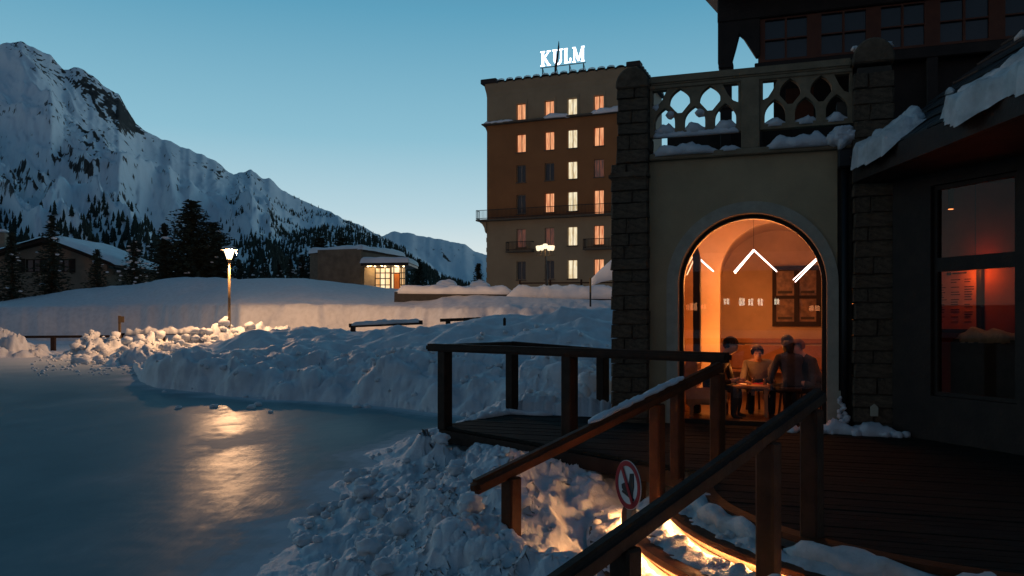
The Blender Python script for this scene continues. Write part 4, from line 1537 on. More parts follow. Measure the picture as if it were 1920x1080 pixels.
# snow lip lying back over the edge of the deck
for (a0, a1, sd) in ((160, 205, 1), (208, 252, 2), (256, 300, 3)):
    snow_ridge(mb, [(SC_C[0] + 2.29 * math.cos(math.radians(a)), SC_C[1] + 2.29 * math.sin(math.radians(a)), .60) for a in np.linspace(a0, a1, 14)], .20, .10, sd, step=.05, rough=.8)
lump(mb, (1.47, 4.22, .60), .16, 4, 3, .95, .35)
lump(mb, (1.36, 4.10, .50), .13, 5, 3, .95, .35)
lump(mb, (1.62, 4.18, .56), .11, 6, 3, .95, .35)
lump(mb, (1.0, 3.85, .42), .16, 7, 3, .8, .4)
o = mb.build('step_snow', M_DIRTY_DIM, smooth=True)
tag(o, 'trodden snow lying on the rounded lit steps and the deck edge', kind='stuff')

# handrails of the steps
hr = thing('stair_handrail', 'red brown timber handrail running down into the snow heap, farther from the viewer', 'handrail', (.9, 6.4, .4))
A_a, A_b = Vector((1.97, 7.54, 1.664)), Vector((-.262, 5.29, .985))
MB().beam(A_a, A_b, .10, .10).build('rail', M_REDWOOD, hr, bevel=.03, segs=3)
dA = A_b - A_a


def on(a, d, t):
    return a + d * t


for (t, zb, w) in ((.02, .69, .11), (.33, .42, .105), (.885, .3, .11)):
    p = on(A_a, dA, t)
    MB().frame_box(Vector((p.x, p.y, 0)), Vector((.707, .707, 0)), Vector((-.707, .707, 0)), UP, -w / 2, w / 2, -w / 2, w / 2, zb, p.z - .05).build('post', M_REDWOOD, hr, bevel=.012)
MB().frame_box(Vector((1.50, 7.26, 0)), Vector((.707, .707, 0)), Vector((-.707, .707, 0)), UP, -.052, .052, -.052, .052, .66, 1.52).build('post', M_REDWOOD, hr, bevel=.012)
hr2 = thing('stair_handrail', 'black looking timber handrail nearest the viewer crossing in front of the lit steps', 'handrail', (1, 4, .4))
B_p, dB = Vector((1.568, 4.8, 1.444)), Vector((-2.18, -2.2, -.757))
MB().beam(on(B_p, dB, -.215), on(B_p, dB, 1.05), .10, .115).build('rail', M_WOOD, hr2, bevel=.03, segs=3)
for (t, zb) in ((-.17, .69), (.02, .36), (.475, .2)):
    p = on(B_p, dB, t)
    MB().frame_box(Vector((p.x, p.y, 0)), Vector((.707, .707, 0)), Vector((-.707, .707, 0)), UP, -.058, .058, -.058, .058, zb, p.z - .05).build('post', M_WOOD, hr2, bevel=.012)

# railing round the deck
rl = thing('deck_railing', 'dark timber railing round the raised terrace corner by the snow bank', 'railing', (0, 10.5, DECK_Z))
C0, C1, C2, C3 = Vector((-1.12, 10.72, 1.735)), Vector((2.10, 7.72, 1.735)), Vector((-.01, 12.28, 1.735)), Vector((1.62, 11.75, 1.62))
MB().beam(C0, C1, .13, .10).build('rail', M_WOOD, rl, bevel=.025, segs=2)
d_ = (C2 - C0).normalized()
MB().beam(C0 + d_ * .09, C2, .12, .07).build('rail', M_WOOD, rl, bevel=.015)
MB().beam(C2, C3, .12, .08).build('rail', M_WOOD, rl, bevel=.015)
for p, zt in (((-.885, 10.55), 1.69), ((-.0, 12.0), 1.70), ((.655, 9.10), 1.69), ((1.34, 11.82), 1.60)):
    MB().frame_box(Vector((p[0], p[1], 0)), (C1 - C0).normalized().xyz, (C1 - C0).normalized().cross(UP), UP, -.07, .07, -.075, .075, .66 if p[1] > 9 else .6, zt).build('post', M_WOOD, rl, bevel=.01)
mb = MB()
snow_ridge(mb, [A_a.lerp(A_b, .20) + UP * .062, A_a.lerp(A_b, .62) + UP * .062], .07, .03, 3, step=.04, over=.1)
snow_ridge(mb, [(-.95, 10.66, .70), (-.86, 10.72, .70)], .12, .05, 5, step=.03)
snow_ridge(mb, [(-.5, 11.35, .70), (-.05, 11.95, .70), (.6, 11.75, .70)], .16, .06, 6, step=.05)
o = mb.build('rail_snow', M_SNOW, smooth=True)
tag(o, 'thin crusts of snow lying on the red brown handrail and the terrace edge', kind='stuff')

# round prohibition sign
sg = thing('prohibition_sign', 'round white sign with red ring and bar across a black boot', 'sign', (.71, 4.9, .3))
nn = Vector((-.925, -.38, 0)).normalized()
rt = Vector((-nn.y, nn.x, 0)) * -1
if rt.dot(Vector((1, 0, 0))) < 0 and False:
    rt = -rt
rt = UP.cross(nn)
c = Vector((.71, 4.9, 1.09))
MB().prism(arc(0, 0, .150, 0, 360, 48)[:-1], c, rt, UP, nn, -.004, 0).build('plate', mat('white sheet metal', (.62, .62, .60), rough=.35, var=.05), sg)
plate('ring', arc(0, 0, .146, 0, 360, 48)[:-1], [arc(0, 0, .116, 0, 360, 48)[:-1]], c, rt, UP, nn, .001, .004, mat('sign red', (.36, .015, .02), rough=.4, var=.05), sg)
bm_ = math.radians(-58)
u1, u2 = rt * math.cos(bm_) + UP * math.sin(bm_), -rt * math.sin(bm_) + UP * math.cos(bm_)
MB().frame_box(c, u1, u2, nn, -.117, .117, -.014, .014, .0065, .009).build('bar', MATS['sign red'], sg)
boot = [(.030, .075), (.072, .082), (.074, .0), (.064, -.035), (.062, -.066), (-.050, -.040), (-.066, -.030), (-.070, -.008), (-.040, .006), (.006, .004), (.022, .03)]
MB().prism(boot, c, rt, UP, nn, .0015, .005).build('boot_symbol', mat('sign black', (.012, .012, .014), rough=.5, var=.0), sg)
MB().prism([(.072, -.085), (.078, -.072), (-.060, -.042), (-.066, -.055)], c, rt, UP, nn, .0015, .005).build('sole_symbol', MATS['sign black'], sg)
MB().frame_box(c, rt, nn, UP, -.03, .03, -.045, -.005, -.9, .05).build('post', mat('galvanised post', (.20, .16, .12), rough=.5, var=.2, metallic=.3), sg, bevel=.006)

# ------------------------------------------------------------------ glazed porch at the side
V = Vector((.36, -.933, 0)).normalized()
VN = Vector((-.933, -.36, 0)).normalized()
PC = Vector((4.80, 9.5, 0))


def P(t, q, z):
    return PC + V * t + VN * q + UP * z


porch = thing('entrance_porch', 'dark glazed entrance porch with a low slate roof under old snow', 'porch', (4.8, 9.5, DECK_Z))
plate('wall', [(-.35, .5), (3.6, .5), (3.6, 4.0), (-.35, 4.0)], [[(.20, 1.22), (1.26, 1.22), (1.26, 3.66), (.20, 3.66)]], P(0, 0, 0), V, UP, VN, -.16, 0, M_TIMBER, porch)
pw = plate('porch_window', [(.205, 1.225), (1.255, 1.225), (1.255, 3.655), (.205, 3.655)], [[(.25, 1.27), (1.20, 1.27), (1.20, 2.66), (.25, 2.66)], [(.25, 2.82), (1.20, 2.82), (1.20, 3.61), (.25, 3.61)]], P(0, 0, 0), V, UP, VN, -.12, -.05, M_TIMBER, porch)
MB().frame_box(P(0, 0, 0), V, VN, UP, .245, 1.205, -.088, -.082, 1.265, 2.665).build('pane', M_GLASS2, pw)
MB().frame_box(P(0, 0, 0), V, VN, UP, .245, 1.205, -.088, -.082, 2.815, 3.615).build('pane', M_GLASS2, pw)
PR = mat('red brown plaster', (.24, .075, .028), rough=.8, var=.15, scale=3)
MB().frame_box(P(0, 0, 0), V, VN, UP, -1.75, 3.6, -1.60, -1.46, .6, 4.0).build('inner_wall', PR, porch)
RMP = [P(-.36, -.17, 0), P(-1.75, -1.455, 0), P(3.5, -1.455, 0), P(3.5, -.17, 0)]
ew = MB()
ew.beam(P(-.39, -.20, 2.3), P(-1.78, -1.49, 2.3), .06, 3.3)
ew.beam(P(3.53, -.17, 2.3), P(3.53, -1.455, 2.3), .06, 3.3)
ew.build('inner_wall', PR, porch)
for nm, z_, m_ in (('ceiling', 3.98, PR), ('floor', .62, M_TIMBER)):
    cm_ = MB()
    cm_.prism([(p.x, p.y) for p in RMP], Vector((0, 0, 0)), Vector((1, 0, 0)), Vector((0, 1, 0)), UP, z_, z_ + .05)
    cm_.build(nm, m_, porch)
# slate roof rising to the right, from the eaves line at x = 4.25
rm = .80
sl = MB()


def RP(y, a, lift=0.0):
    return Vector((4.25 + a, y, 4.02 + a * rm + lift))


for j in range(12):
    a0_, a1_ = j * .30, j * .30 + .34
    y = 3.0
    while y < 9.9:
        w_ = random.uniform(.22, .30)
        z_ = .016 * random.random()
        p4 = [RP(y, a0_, .05 + z_), RP(min(y + w_, 9.9), a0_, .05 + z_), RP(min(y + w_, 9.9), a1_, .02), RP(y, a1_, .02)]
        q4 = [p - Vector((0, 0, .022)) for p in p4]
        sl.add(p4 + q4, [(0, 1, 2, 3), (7, 6, 5, 4), (0, 4, 5, 1), (1, 5, 6, 2), (2, 6, 7, 3), (3, 7, 4, 0)])
        y += w_ + .006
o = sl.build('slates', M_SLATE, porch)
o['kind'] = 'stuff'
rb = MB()
rb.add([RP(3.0, 0, -.01), RP(9.9, 0, -.01), RP(9.9, 3.7, -.01), RP(3.0, 3.7, -.01), RP(3.0, 0, -.16), RP(9.9, 0, -.16), RP(9.9, 3.7, -.16), RP(3.0, 3.7, -.16)],
       [(0, 1, 2, 3), (7, 6, 5, 4), (0, 4, 5, 1), (1, 5, 6, 2), (2, 6, 7, 3), (3, 7, 4, 0)])
rb.build('roof', M_TIMBER, porch)
MB().frame_box(Vector((4.22, 3.0, 3.80)), Vector((1, 0, 0)), Vector((0, 1, 0)), UP, 0, .07, 0, 6.9, 0, .24).build('fascia', M_TIMBER, porch)
MB().frame_box(Vector((4.30, 3.0, 3.80)), Vector((1, 0, 0)), Vector((0, 1, 0)), UP, 0, 3, 0, 6.9, 0, .05).build('soffit', M_TIMBER, porch)
# snow on the porch roof: two thick tongues at the eaves and scraps above
mb = MB()


def roof_snow(y0, y1, a_lo, a_hi, thick, seed, n=44, m=26):
    ys = np.linspace(y0, y1, n)
    ts = np.linspace(0, 1, m)
    wob = .10 * fbm(ys * 1.7, ys * 0 + seed, 4, seed)
    k = len(mb.v)
    for i, y in enumerate(ys):
        e_ = min(1, (i + .15) / 5, (n - 1 - i + .15) / 5)
        lo = a_lo(y) + wob[i]
        hi = a_hi(y) + wob[(i * 7) % n] * .8
        for j, t in enumerate(ts):
            a_ = lo + (hi - lo) * t
            h_ = thick * math.sin(PI * min(1, t * 1.0 + .0)) ** .5 * e_ * (1 + .5 * float(wob[i]))
            if t < .15:
                h_ = thick * e_ * math.sqrt(max(0, 1 - ((.15 - t) / .15) ** 2))
            elif t > .75:
                h_ = thick * e_ * (1 - (t - .75) / .25) ** .6
            else:
                h_ = thick * e_
            h_ *= 1 + .45 * float(fbm(np.array(y * 2.3 + seed), np.array(a_ * 4.0), 4, 17))
            a_ += .05 * float(fbm(np.array(y * 4.1), np.array(a_ * 5.0 + seed), 3, 23)) * e_
            mb.v.append(tuple(RP(y, a_, .05 + h_) + Vector((-(.10 * e_ if t < .12 else 0), 0, -.12 * e_ * (1 if t == 0 else 0)))))
    for i in range(n - 1):
        for j in range(m - 1):
            mb.f.append((k + i * m + j, k + (i + 1) * m + j, k + (i + 1) * m + j + 1, k + i * m + j + 1))


roof_snow(8.75, 9.75, lambda y: -.05, lambda y: .22 + .45 * max(0, (y - 8.6) / 1.1) * (1 if y < 9.4 else .7), .16, 3)
roof_snow(6.0, 8.05, lambda y: -.02 + .10 * max(0, y - 7.4), lambda y: .58 - .30 * max(0, y - 6.9), .15, 5)
roof_snow(6.3, 7.4, lambda y: .82, lambda y: 1.05, .10, 9, 20, 12)
rs = random.Random(4)
for i in range(34):
    y = rs.uniform(6.6, 9.3)
    a_ = rs.uniform(.7, 2.2)
    L_ = rs.uniform(.05, .22)
    snow_ridge(mb, [RP(y, a_, .05), RP(y + L_, a_ + rs.uniform(-.05, .05), .05)], rs.uniform(.05, .11), .06, i, step=.03)
o = mb.build('roof_snow', M_DIRTY_DIM, smooth=True)  # dimness of the roof put into the snow by its darker colour
tag(o, 'thick tongues and scraps of old snow on the slate porch roof', kind='stuff')

# porch contents
pd = thing('dome_lamp', 'glowing red orange dome lamp hanging behind the porch transom', 'lamp', P(-.084, -.9, 2.87))
M_DOME = mat('lit dome shade', (.5, .1, .03), var=0, emit=(1, .12, .012), estr=.25)
dc = P(-.25, -1.28, 2.765)
MB().lathe([(.27, 0), (.25, .03), (.19, .07), (.10, .10), (.02, .115)], dc, 24).build('shade', M_DOME, pd, smooth=True)
MB().tube([dc + UP * .11, dc + UP * 1.28], .006, 5).build('cord', M_BLACK, pd)
lamp_light('dome_light', dc - UP * .05, (1, .21, .028), 10, .08, pd)
lamp_light('dome_glow', dc + UP * .16, (1, .13, .012), 1.4, .05, pd)
sp = thing('ceiling_spot', 'tiny lit ceiling spot in the dark porch', 'spotlight', P(-.289, -.9, 3.97))
spc = P(-.289, -.9, 3.50)
MB().lathe([(.030, .0), (.033, .02), (.028, .46)], spc, 12).build('housing', M_BLACK, sp)
MB().lathe([(.030, -.004), (.030, -.001)], spc, 12).build('bulb', mat('lit spot', (1, .5, .2), var=0, emit=(1, .34, .12), estr=6), sp)
mbd = thing('menu_board', 'orange lit menu board with columns of small print behind the porch glass', 'menu board', P(-.6, -1.44, 2.3))
t0_, t1_, z0, z1 = -1.0, -.33, 1.98, 2.80
QM = -1.455
MB().frame_box(P(0, 0, 0), V, VN, UP, t0_, t1_, QM, QM + .02, z0, z1).build('board', mat('board paper', (.55, .26, .14), rough=.6, var=.1), mbd)
plate('frame', [(t0_ - .05, z0 - .05), (t1_ + .07, z0 - .05), (t1_ + .07, z1 + .08), (t0_ - .05, z1 + .08)], [[(t0_, z0), (t1_, z0), (t1_, z1), (t0_, z1)]], P(0, 0, 0), V, UP, VN, QM, QM + .06, M_BLACK, mbd)
pr_ = MB()
pr_.frame_box(P(0, 0, 0), V, VN, UP, t0_ + .20, t0_ + .27, QM + .021, QM + .026, z1 - .10, z1 - .06)
pr_.frame_box(P(0, 0, 0), V, VN, UP, t0_ + .29, t0_ + .50, QM + .021, QM + .026, z1 - .09, z1 - .07)
rs = random.Random(2)
for c_ in range(3):
    z = z1 - .17
    while z > z0 + .08:
        if rs.random() < .84:
            x_ = t0_ + .06 + .205 * c_
            pr_.frame_box(P(0, 0, 0), V, VN, UP, x_, x_ + rs.uniform(.07, .14), QM + .021, QM + .026, z, z + .010)
        z -= .033
o = pr_.build('print', M_TIMBER, mbd)
o['kind'] = 'stuff'
so = thing('reflection_counter', 'dim grey counter standing in for a reflection, with a cream sheepskin throw along its top inside the porch', 'counter', P(.6, -.35, .7))
MB().frame_box(P(0, 0, 0), V, VN, UP, .24, 1.10, -.50, -.24, .69, 1.88).build('counter_body', mat('grey felt', (.07, .06, .06), rough=.9, var=.2), so, bevel=.03, segs=2)  # added body standing in for a reflection in the porch glass
mb = MB()
snow_ridge(mb, [P(.24, -.36, 1.87), P(.65, -.36, 1.88), P(1.10, -.36, 1.88)], .26, .11, 77, step=.03, rough=.35)
mb.build('sheepskin', mat('sheepskin', (.62, .50, .38), rough=.95, var=.2, scale=14, bump=1), so, smooth=True)
l_ = lamp_light('counter_fill_light', P(.55, -.40, 3.3), (1, .42, .14), 5, .06, sp, 'SPOT', .9, (0, 0, 0))  # added light over the counter, away from the ceiling spot's bulb
# ------------------------------------------------------------------ the grand hotel
HO = Vector((-47 / F * 88, 88, 0))
EH = Vector((.928, -.372, 0)).normalized()
NH = Vector((-.372, -.928, 0)).normalized()


def G(s, q, z):
    return HO + EH * s + NH * q + UP * z


hotel = thing('hotel', 'tall ochre hotel with rows of lit and unlit windows and a scalloped tile parapet', 'hotel', (HO.x, HO.y, 4))
M_OCHRE = mat('ochre render', (.28, .122, .045), rough=.9, var=.10, scale=.5, bump=.2, bscale=20)
M_BEIGE = mat('beige render', (.32, .24, .145), rough=.9, var=.10, scale=.5, bump=.2, bscale=20)
M_LEDGE = mat('hotel cornice', (.11, .09, .065), rough=.85, var=.15, scale=2)
M_ORW = lit_mat('orange lit room', (.55, .13, .05), (1, .47, .22), 1.0, (7, 1, .5), 1.6)
M_PALEW = lit_mat('pale lit room', (.70, .52, .27), (1, .88, .62), 1.0, (5, 1, .9), 1.4)
M_DIMW = lit_mat('dim room', (.02, .025, .03), (.22, .07, .04), .55)
M_WFRAME = mat('window frame paint', (.30, .24, .18), rough=.5, var=.1)
M_WFRAMEW = mat('glow painted frame', (.36, .17, .08), rough=.5, var=.1)  # glow of the lit rooms painted into the frame colour
CS = [4.03, 7.27, 9.82, 12.70, 15.3]
ROWS = [24.62, 21.22, 17.92, 14.62, 10.95, 7.45]
WH = [1.75, 1.95, 1.85, 2.05, 2.0, 2.0]
KIND = ['oopod', 'oopoo', 'ddpmd', 'dopom', 'mmpoo', 'ddpod']
WW = 1.06
LEN = 16.8
tiers = [('lower_wall', 2.0, 13.06, M_BEIGE, (4, 5)), ('middle_wall', 13.10, 23.42, M_OCHRE, (1, 2, 3)), ('upper_wall', 23.46, 27.95, M_BEIGE, (0,))]
for nm, z0, z1, m_, rws in tiers:
    holes = []
    for r in rws:
        zc, h = ROWS[r], WH[r]
        for c in range(5):
            dz = -.55 if (r == 3 and c == 3) else 0
            holes.append([(CS[c] - WW / 2, zc - h / 2 + dz), (CS[c] + WW / 2, zc - h / 2 + dz), (CS[c] + WW / 2, zc + h / 2), (CS[c] - WW / 2, zc + h / 2)])
    inset = 0.0 if nm != 'upper_wall' else -.0
    plate(nm, [(0, z0), (LEN, z0), (LEN, z1), (0, z1)], holes, G(0, 0, 0), EH, UP, NH, -.42, inset, m_, hotel)
MB().frame_box(G(0, 0, 0), EH, NH, UP, .02, LEN - .02, -12.5, -.9, 2, 27.6).build('building_core', M_BEIGE, hotel)
for (a, b) in ((0, .4), (LEN - .4, LEN)):
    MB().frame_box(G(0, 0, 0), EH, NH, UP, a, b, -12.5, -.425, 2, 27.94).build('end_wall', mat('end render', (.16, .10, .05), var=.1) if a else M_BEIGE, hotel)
for r in range(6):
    for c in range(5):
        k = KIND[r][c]
        zc, h = ROWS[r], WH[r]
        dz = -.55 if (r == 3 and c == 3) else 0
        a, b, z0, z1 = CS[c] - WW / 2, CS[c] + WW / 2, zc - h / 2 + dz, zc + h / 2
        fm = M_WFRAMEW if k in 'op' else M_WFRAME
        t = .05 if k in 'op' else .055
        mid = (a + b) / 2
        w_ = plate('window', [(a - .0, z0), (b, z0), (b, z1), (a, z1)], [[(a + t, z0 + t), (mid - .035, z0 + t), (mid - .035, z1 - t), (a + t, z1 - t)], [(mid + .035, z0 + t), (b - t, z0 + t), (b - t, z1 - t), (mid + .035, z1 - t)]],
                   G(0, 0, 0), EH, UP, NH, -.33, -.24, fm, hotel)
        pm = {'o': M_ORW, 'p': M_PALEW, 'd': M_DARKPANE, 'm': M_DIMW}[k]
        for (x0, x1) in ((a + t, mid - .03), (mid + .03, b - t)):
            me = MB().frame_box(G(0, 0, 0), EH, NH, UP, x0, x1, -.31, -.29, z0 + t, z1 - t)
            me.build('pane', pm, w_)
        MB().frame_box(G(0, 0, 0), EH, NH, UP, a - .08, b + .08, .003, .09, z0 - .11, z0 - .01).build('sill', M_LEDGE, w_)
# lit reveals: surrounds of the attic windows
for c in range(4):
    a, b, z0, z1 = CS[c] - WW / 2, CS[c] + WW / 2, ROWS[0] - WH[0] / 2, ROWS[0] + WH[0] / 2
    plate('window_surround', [(a - .38, z0), (b + .22, z0), (b + .22, z1 + .42), (a - .38, z1 + .42)], [[(a, z0 - .02 + .03), (b, z0 + .01), (b, z1), (a, z1)]], G(0, 0, 0), EH, UP, NH, .003, .07, M_BEIGE, hotel)
# cornice between middle and attic storeys, with snow
cp = [(-.6, 23.60), (-.55, 23.44), (-.30, 23.36), (-.12, 23.10), (.0, 22.85), (.0, 23.60)]
MB().prism([(-.45, 23.44), (LEN + .3, 23.44), (LEN + .3, 23.60), (-.45, 23.60)], G(0, 0, 0), EH, UP, NH, .004, .55).build('cornice', M_LEDGE, hotel, bevel=.04)
MB().prism([(-.45, 23.445), (-.004, 23.445), (-.004, 23.595), (-.45, 23.595)], G(0, 0, 0), EH, UP, NH, -12.5, -.0).build('cornice', M_LEDGE, hotel)
MB().prism([(-.42, 23.44), (-.003, 23.44), (-.003, 22.75), (-.10, 23.0), (-.22, 23.25)], G(0, 0, 0), EH, UP, NH, -1.2, -.05).build('bracket', M_LEDGE, hotel)
# flared top of the attic under the eaves
MB().prism([(0.004, 26.6), (.10, 27.1), (.30, 27.5), (.5, 27.95), (.004, 27.95)], G(0, 0, 0), NH, UP, EH, -.02, LEN + .02).build('flared_eave', M_BEIGE, hotel, smooth=False)
MB().prism([(-.004, 26.6), (-.10, 27.1), (-.22, 27.5), (-.34, 27.95), (-.004, 27.95)], G(0, 0, 0), EH, UP, NH, -12.5, -.0).build('flared_eave', M_BEIGE, hotel)
MB().frame_box(G(0, 0, 0), EH, NH, UP, -.42, LEN + .35, -12.6, .30, 27.955, 28.10).build('roof_deck', M_SLATE, hotel)
# scalloped half round tiles along the parapet: one mesh shared
tile_w = 1.02
tm = MB()
n_ = 10
for (r_, q0_, q1_) in ((tile_w / 2, .35, .75),):
    pr_ = [(r_ * math.cos(PI * i / n_), r_ * .62 * math.sin(PI * i / n_)) for i in range(n_ + 1)] + [((r_ - .09) * math.cos(PI - PI * i / n_), (r_ * .62 - .09) * math.sin(PI - PI * i / n_)) for i in range(n_ + 1)]
    tm.prism(pr_, Vector((0, 0, 0)), EH, UP, NH, -.5, .26)
M_TILE = mat('dark roof tile', (.030, .024, .020), rough=.8, var=.3)
first = tm.build('roof_tile', M_TILE)
first.parent = hotel
first.location = G(1.9, .36, 27.86) - wloc(hotel)
for k in range(1, 14):
    t_ = link_mesh(first.data, 'roof_tile', hotel)
    t_.location = G(1.9 + k * tile_w, .36, 27.86) - wloc(hotel)
MB().frame_box(G(0, 0, 0), EH, NH, UP, -.5, 1.35, -.6, .66, 27.90, 28.42).build('corner_tile', M_TILE, hotel, bevel=.06)
MB().frame_box(G(0, 0, 0), EH, NH, UP, 15.75, LEN + .4, -.6, .66, 27.90, 28.42).build('corner_tile', M_TILE, hotel, bevel=.06)
side = MB()
side.prism([(r_ * math.cos(PI * i / n_), r_ * .62 * math.sin(PI * i / n_)) for i in range(n_ + 1)], Vector((0, 0, 0)), NH, UP, EH, -.4, .3)
s0 = side.build('roof_tile', M_TILE)
s0.parent = hotel
s0.location = G(LEN + .15, -.9, 27.9) - wloc(hotel)
for k in range(1, 11):
    t_ = link_mesh(s0.data, 'roof_tile', hotel)
    t_.location = G(LEN + .15, -.9 - k * tile_w, 27.9) - wloc(hotel)
hs = MB()
snow_ridge(hs, [G(-.35, .28, 23.60), G(1.8, .3, 23.6), G(3.3, .3, 23.6)], .5, .22, 1, step=.25)
snow_ridge(hs, [G(6.6, .3, 23.6), G(8.3, .35, 23.6), G(9.6, .33, 23.55)], .62, .36, 2, step=.25)
snow_ridge(hs, [G(11.9, .3, 23.6), G(13.2, .35, 23.6), G(14.4, .33, 23.62), G(16.5, .3, 23.6)], .6, .42, 3, step=.25)
for k in range(13):
    a_ = 1.9 + k * tile_w
    hs.tube([G(a_ + .42 * math.cos(t), .56, 28.02 + .26 * math.sin(t)) for t in np.linspace(.3, PI - .3, 6)], .045, 5)
o = hs.build('cornice_snow', M_SNOWFAR, smooth=True)
tag(o, 'thin ragged snow lying on the hotel cornice and its roof tiles', kind='stuff')


def railing(nm, s0, s1, q1, z, h, m_, par, left=True, pitch=.30):
    b = MB()
    b.frame_box(G(0, 0, 0), EH, NH, UP, s0, s1, .003 if s0 > 0 else -.3, q1, z - .16, z)
    b.build('balcony_slab', M_LEDGE, par, bevel=.03)
    b = MB()
    for zz in (z + .12, z + h):
        b.beam(G(s0 + .05, q1 - .05, zz), G(s1 - .05, q1 - .05, zz), .05, .06)
        b.beam(G(s0 + .05, q1 - .05, zz), G(s0 + .05, 0, zz), .05, .06)
        b.beam(G(s1 - .05, q1 - .05, zz), G(s1 - .05, 0, zz), .05, .06)
    s = s0 + .05
    while s <= s1 - .04:
        b.beam(G(s, q1 - .05, z), G(s, q1 - .05, z + h), .028, .028, NH)
        s += pitch * .5
    q = 0
    while q < q1:
        b.beam(G(s0 + .05, q, z), G(s0 + .05, q, z + h), .028, .028, EH)
        q += pitch * .7
    return b.build(nm, M_BLACK, par)


railing('balcony_railing', -.95, LEN, .95, 13.06, 1.0, M_BLACK, hotel)
MB().prism([(-.85, 12.89), (-.003, 12.89), (-.003, 11.6), (-.14, 11.75), (-.25, 12.25), (-.5, 12.65)], G(0, 0, 0), EH, UP, NH, -.5, .2).build('bracket', M_BEIGE, hotel)
for k in range(13):
    lump_z = 4.6 + k * .55
    MB().frame_box(G(0, 0, 0), EH, NH, UP, -.09 if k % 2 else -.03, .2, -.5, .006, lump_z, lump_z + .52).build('quoin', M_BEIGE, hotel, bevel=.02)
railing('balcony_railing', 2.55, 5.55, .85, 9.55, .95, M_BLACK, hotel)
railing('balcony_railing', 11.2, 14.2, .85, 9.55, .95, M_BLACK, hotel)
# dim warm light thrown on the balcony from the open door
# sign on the roof
sign = thing('rooftop_sign', 'white glowing rooftop letters spelling KULM on a thin frame above the hotel', 'sign', G(8.2, -1.2, 28.1))
M_SIGN = mat('white sign letter', (.9, .9, .95), var=0, emit=(.95, .93, 1.0), estr=3.2)


def letter(ch, s, w, z, h):
    """serif capital built from slabs: unit coordinates 0..1"""
    T = []

    def bar(x0, y0, x1, y1, t):
        d = Vector((x1 - x0, y1 - y0))
        n_v = Vector((-d.y * h, d.x * w)).normalized()
        nx, ny = n_v.x * t / w / 2, n_v.y * t / h / 2
        T.append([(x0 + nx, y0 + ny), (x1 + nx, y1 + ny), (x1 - nx, y1 - ny), (x0 - nx, y0 - ny)])

    def ser(x, y, wd):
        T.append([(x - wd, y - .028), (x + wd, y - .028), (x + wd, y + .028), (x - wd, y + .028)])
    if ch == 'K':
        bar(.22, .03, .22, .97, .24)
        bar(.28, .44, .84, .95, .12)
        bar(.38, .56, .84, .05, .22)
        ser(.22, .035, .22)
        ser(.22, .965, .22)
        ser(.86, .035, .18)
        ser(.84, .965, .17)
    if ch == 'U':
        bar(.22, .30, .22, .97, .24)
        bar(.80, .30, .80, .97, .12)
        cc = arc(.51, .32, .29, 180, 360, 10)
        for p, q in zip(cc[:-1], cc[1:]):
            bar(p[0], p[1], q[0], q[1], .18)
        ser(.22, .965, .22)
        ser(.80, .965, .19)
    if ch == 'L':
        bar(.26, .03, .26, .97, .24)
        ser(.26, .965, .25)
        bar(.05, .055, .92, .055, .11)
        bar(.88, .03, .92, .32, .14)
    if ch == 'M':
        bar(.13, .03, .15, .97, .12)
        bar(.86, .03, .86, .97, .22)
        bar(.17, .95, .50, .08, .20)
        bar(.50, .08, .82, .95, .12)
        ser(.13, .035, .13)
        ser(.86, .035, .15)
        ser(.12, .965, .13)
        ser(.88, .965, .13)
    m_ = MB()
    for k, pl_ in enumerate(T):
        e_ = .0015 * k
        m_.prism([(s + x * w, z + y * h) for x, y in pl_], G(0, -1.2, 0), EH, UP, NH, 0, .12 + e_)
    return m_.build('letter', M_SIGN, sign)


def hs_at(x, q):
    u = (x - 960) / F
    bx, by = HO.x + NH.x * q, HO.y + NH.y * q
    s_ = (by * u - bx) / (EH.x - EH.y * u)
    return s_, by + EH.y * s_


xl = [(1014, 1032, 'K'), (1036, 1056, 'U'), (1058, 1071, 'L'), (1074, 1096, 'M')]
for x0, x1, ch in xl:
    a_, d0 = hs_at(x0, -1.2)
    b_, d1 = hs_at(x1, -1.2)
    letter(ch, a_, b_ - a_, 29.62 , 1.62)
fr_ = MB()
a_, _ = hs_at(1013, -1.25)
b_, _ = hs_at(1098, -1.25)
fr_.beam(G(a_, -1.3, 29.50), G(b_, -1.3, 29.50), .07, .07)
for s in np.linspace(a_ + .25, b_ - .25, 4):
    fr_.beam(G(s, -1.3, 28.1), G(s, -1.3, 29.5), .09, .09, NH)
    fr_.beam(G(s + .25, -1.9, 28.1), G(s, -1.3, 29.5), .05, .05, NH)
fr_.build('support_frame', M_BLACK, sign)
fl = thing('furled_flag', 'dark furled flag on a short pole standing before the rooftop letters', 'flag', G(9.3, -.7, 28.1))
sx, dd = hs_at(1041, -.6)
sx2, _ = hs_at(1047, -.6)
MB().tube([G(sx - .1, -.6, 28.1), G(sx2 + .05, -.6, 31.9)], .035, 6).build('pole', M_BLACK, fl)
MB().tube([G(sx + .02, -.6, 28.45), G(sx + .06, -.6, 29.2), G((sx + sx2) / 2 + .06, -.6, 30.2), G(sx2 + .04, -.6, 31.2), G(sx2 + .06, -.6, 31.75)], [.10, .15, .13, .08, .03], 9).build('cloth', mat('grey flag cloth', (.05, .045, .04), rough=.9, var=.3, scale=3), fl, smooth=True)

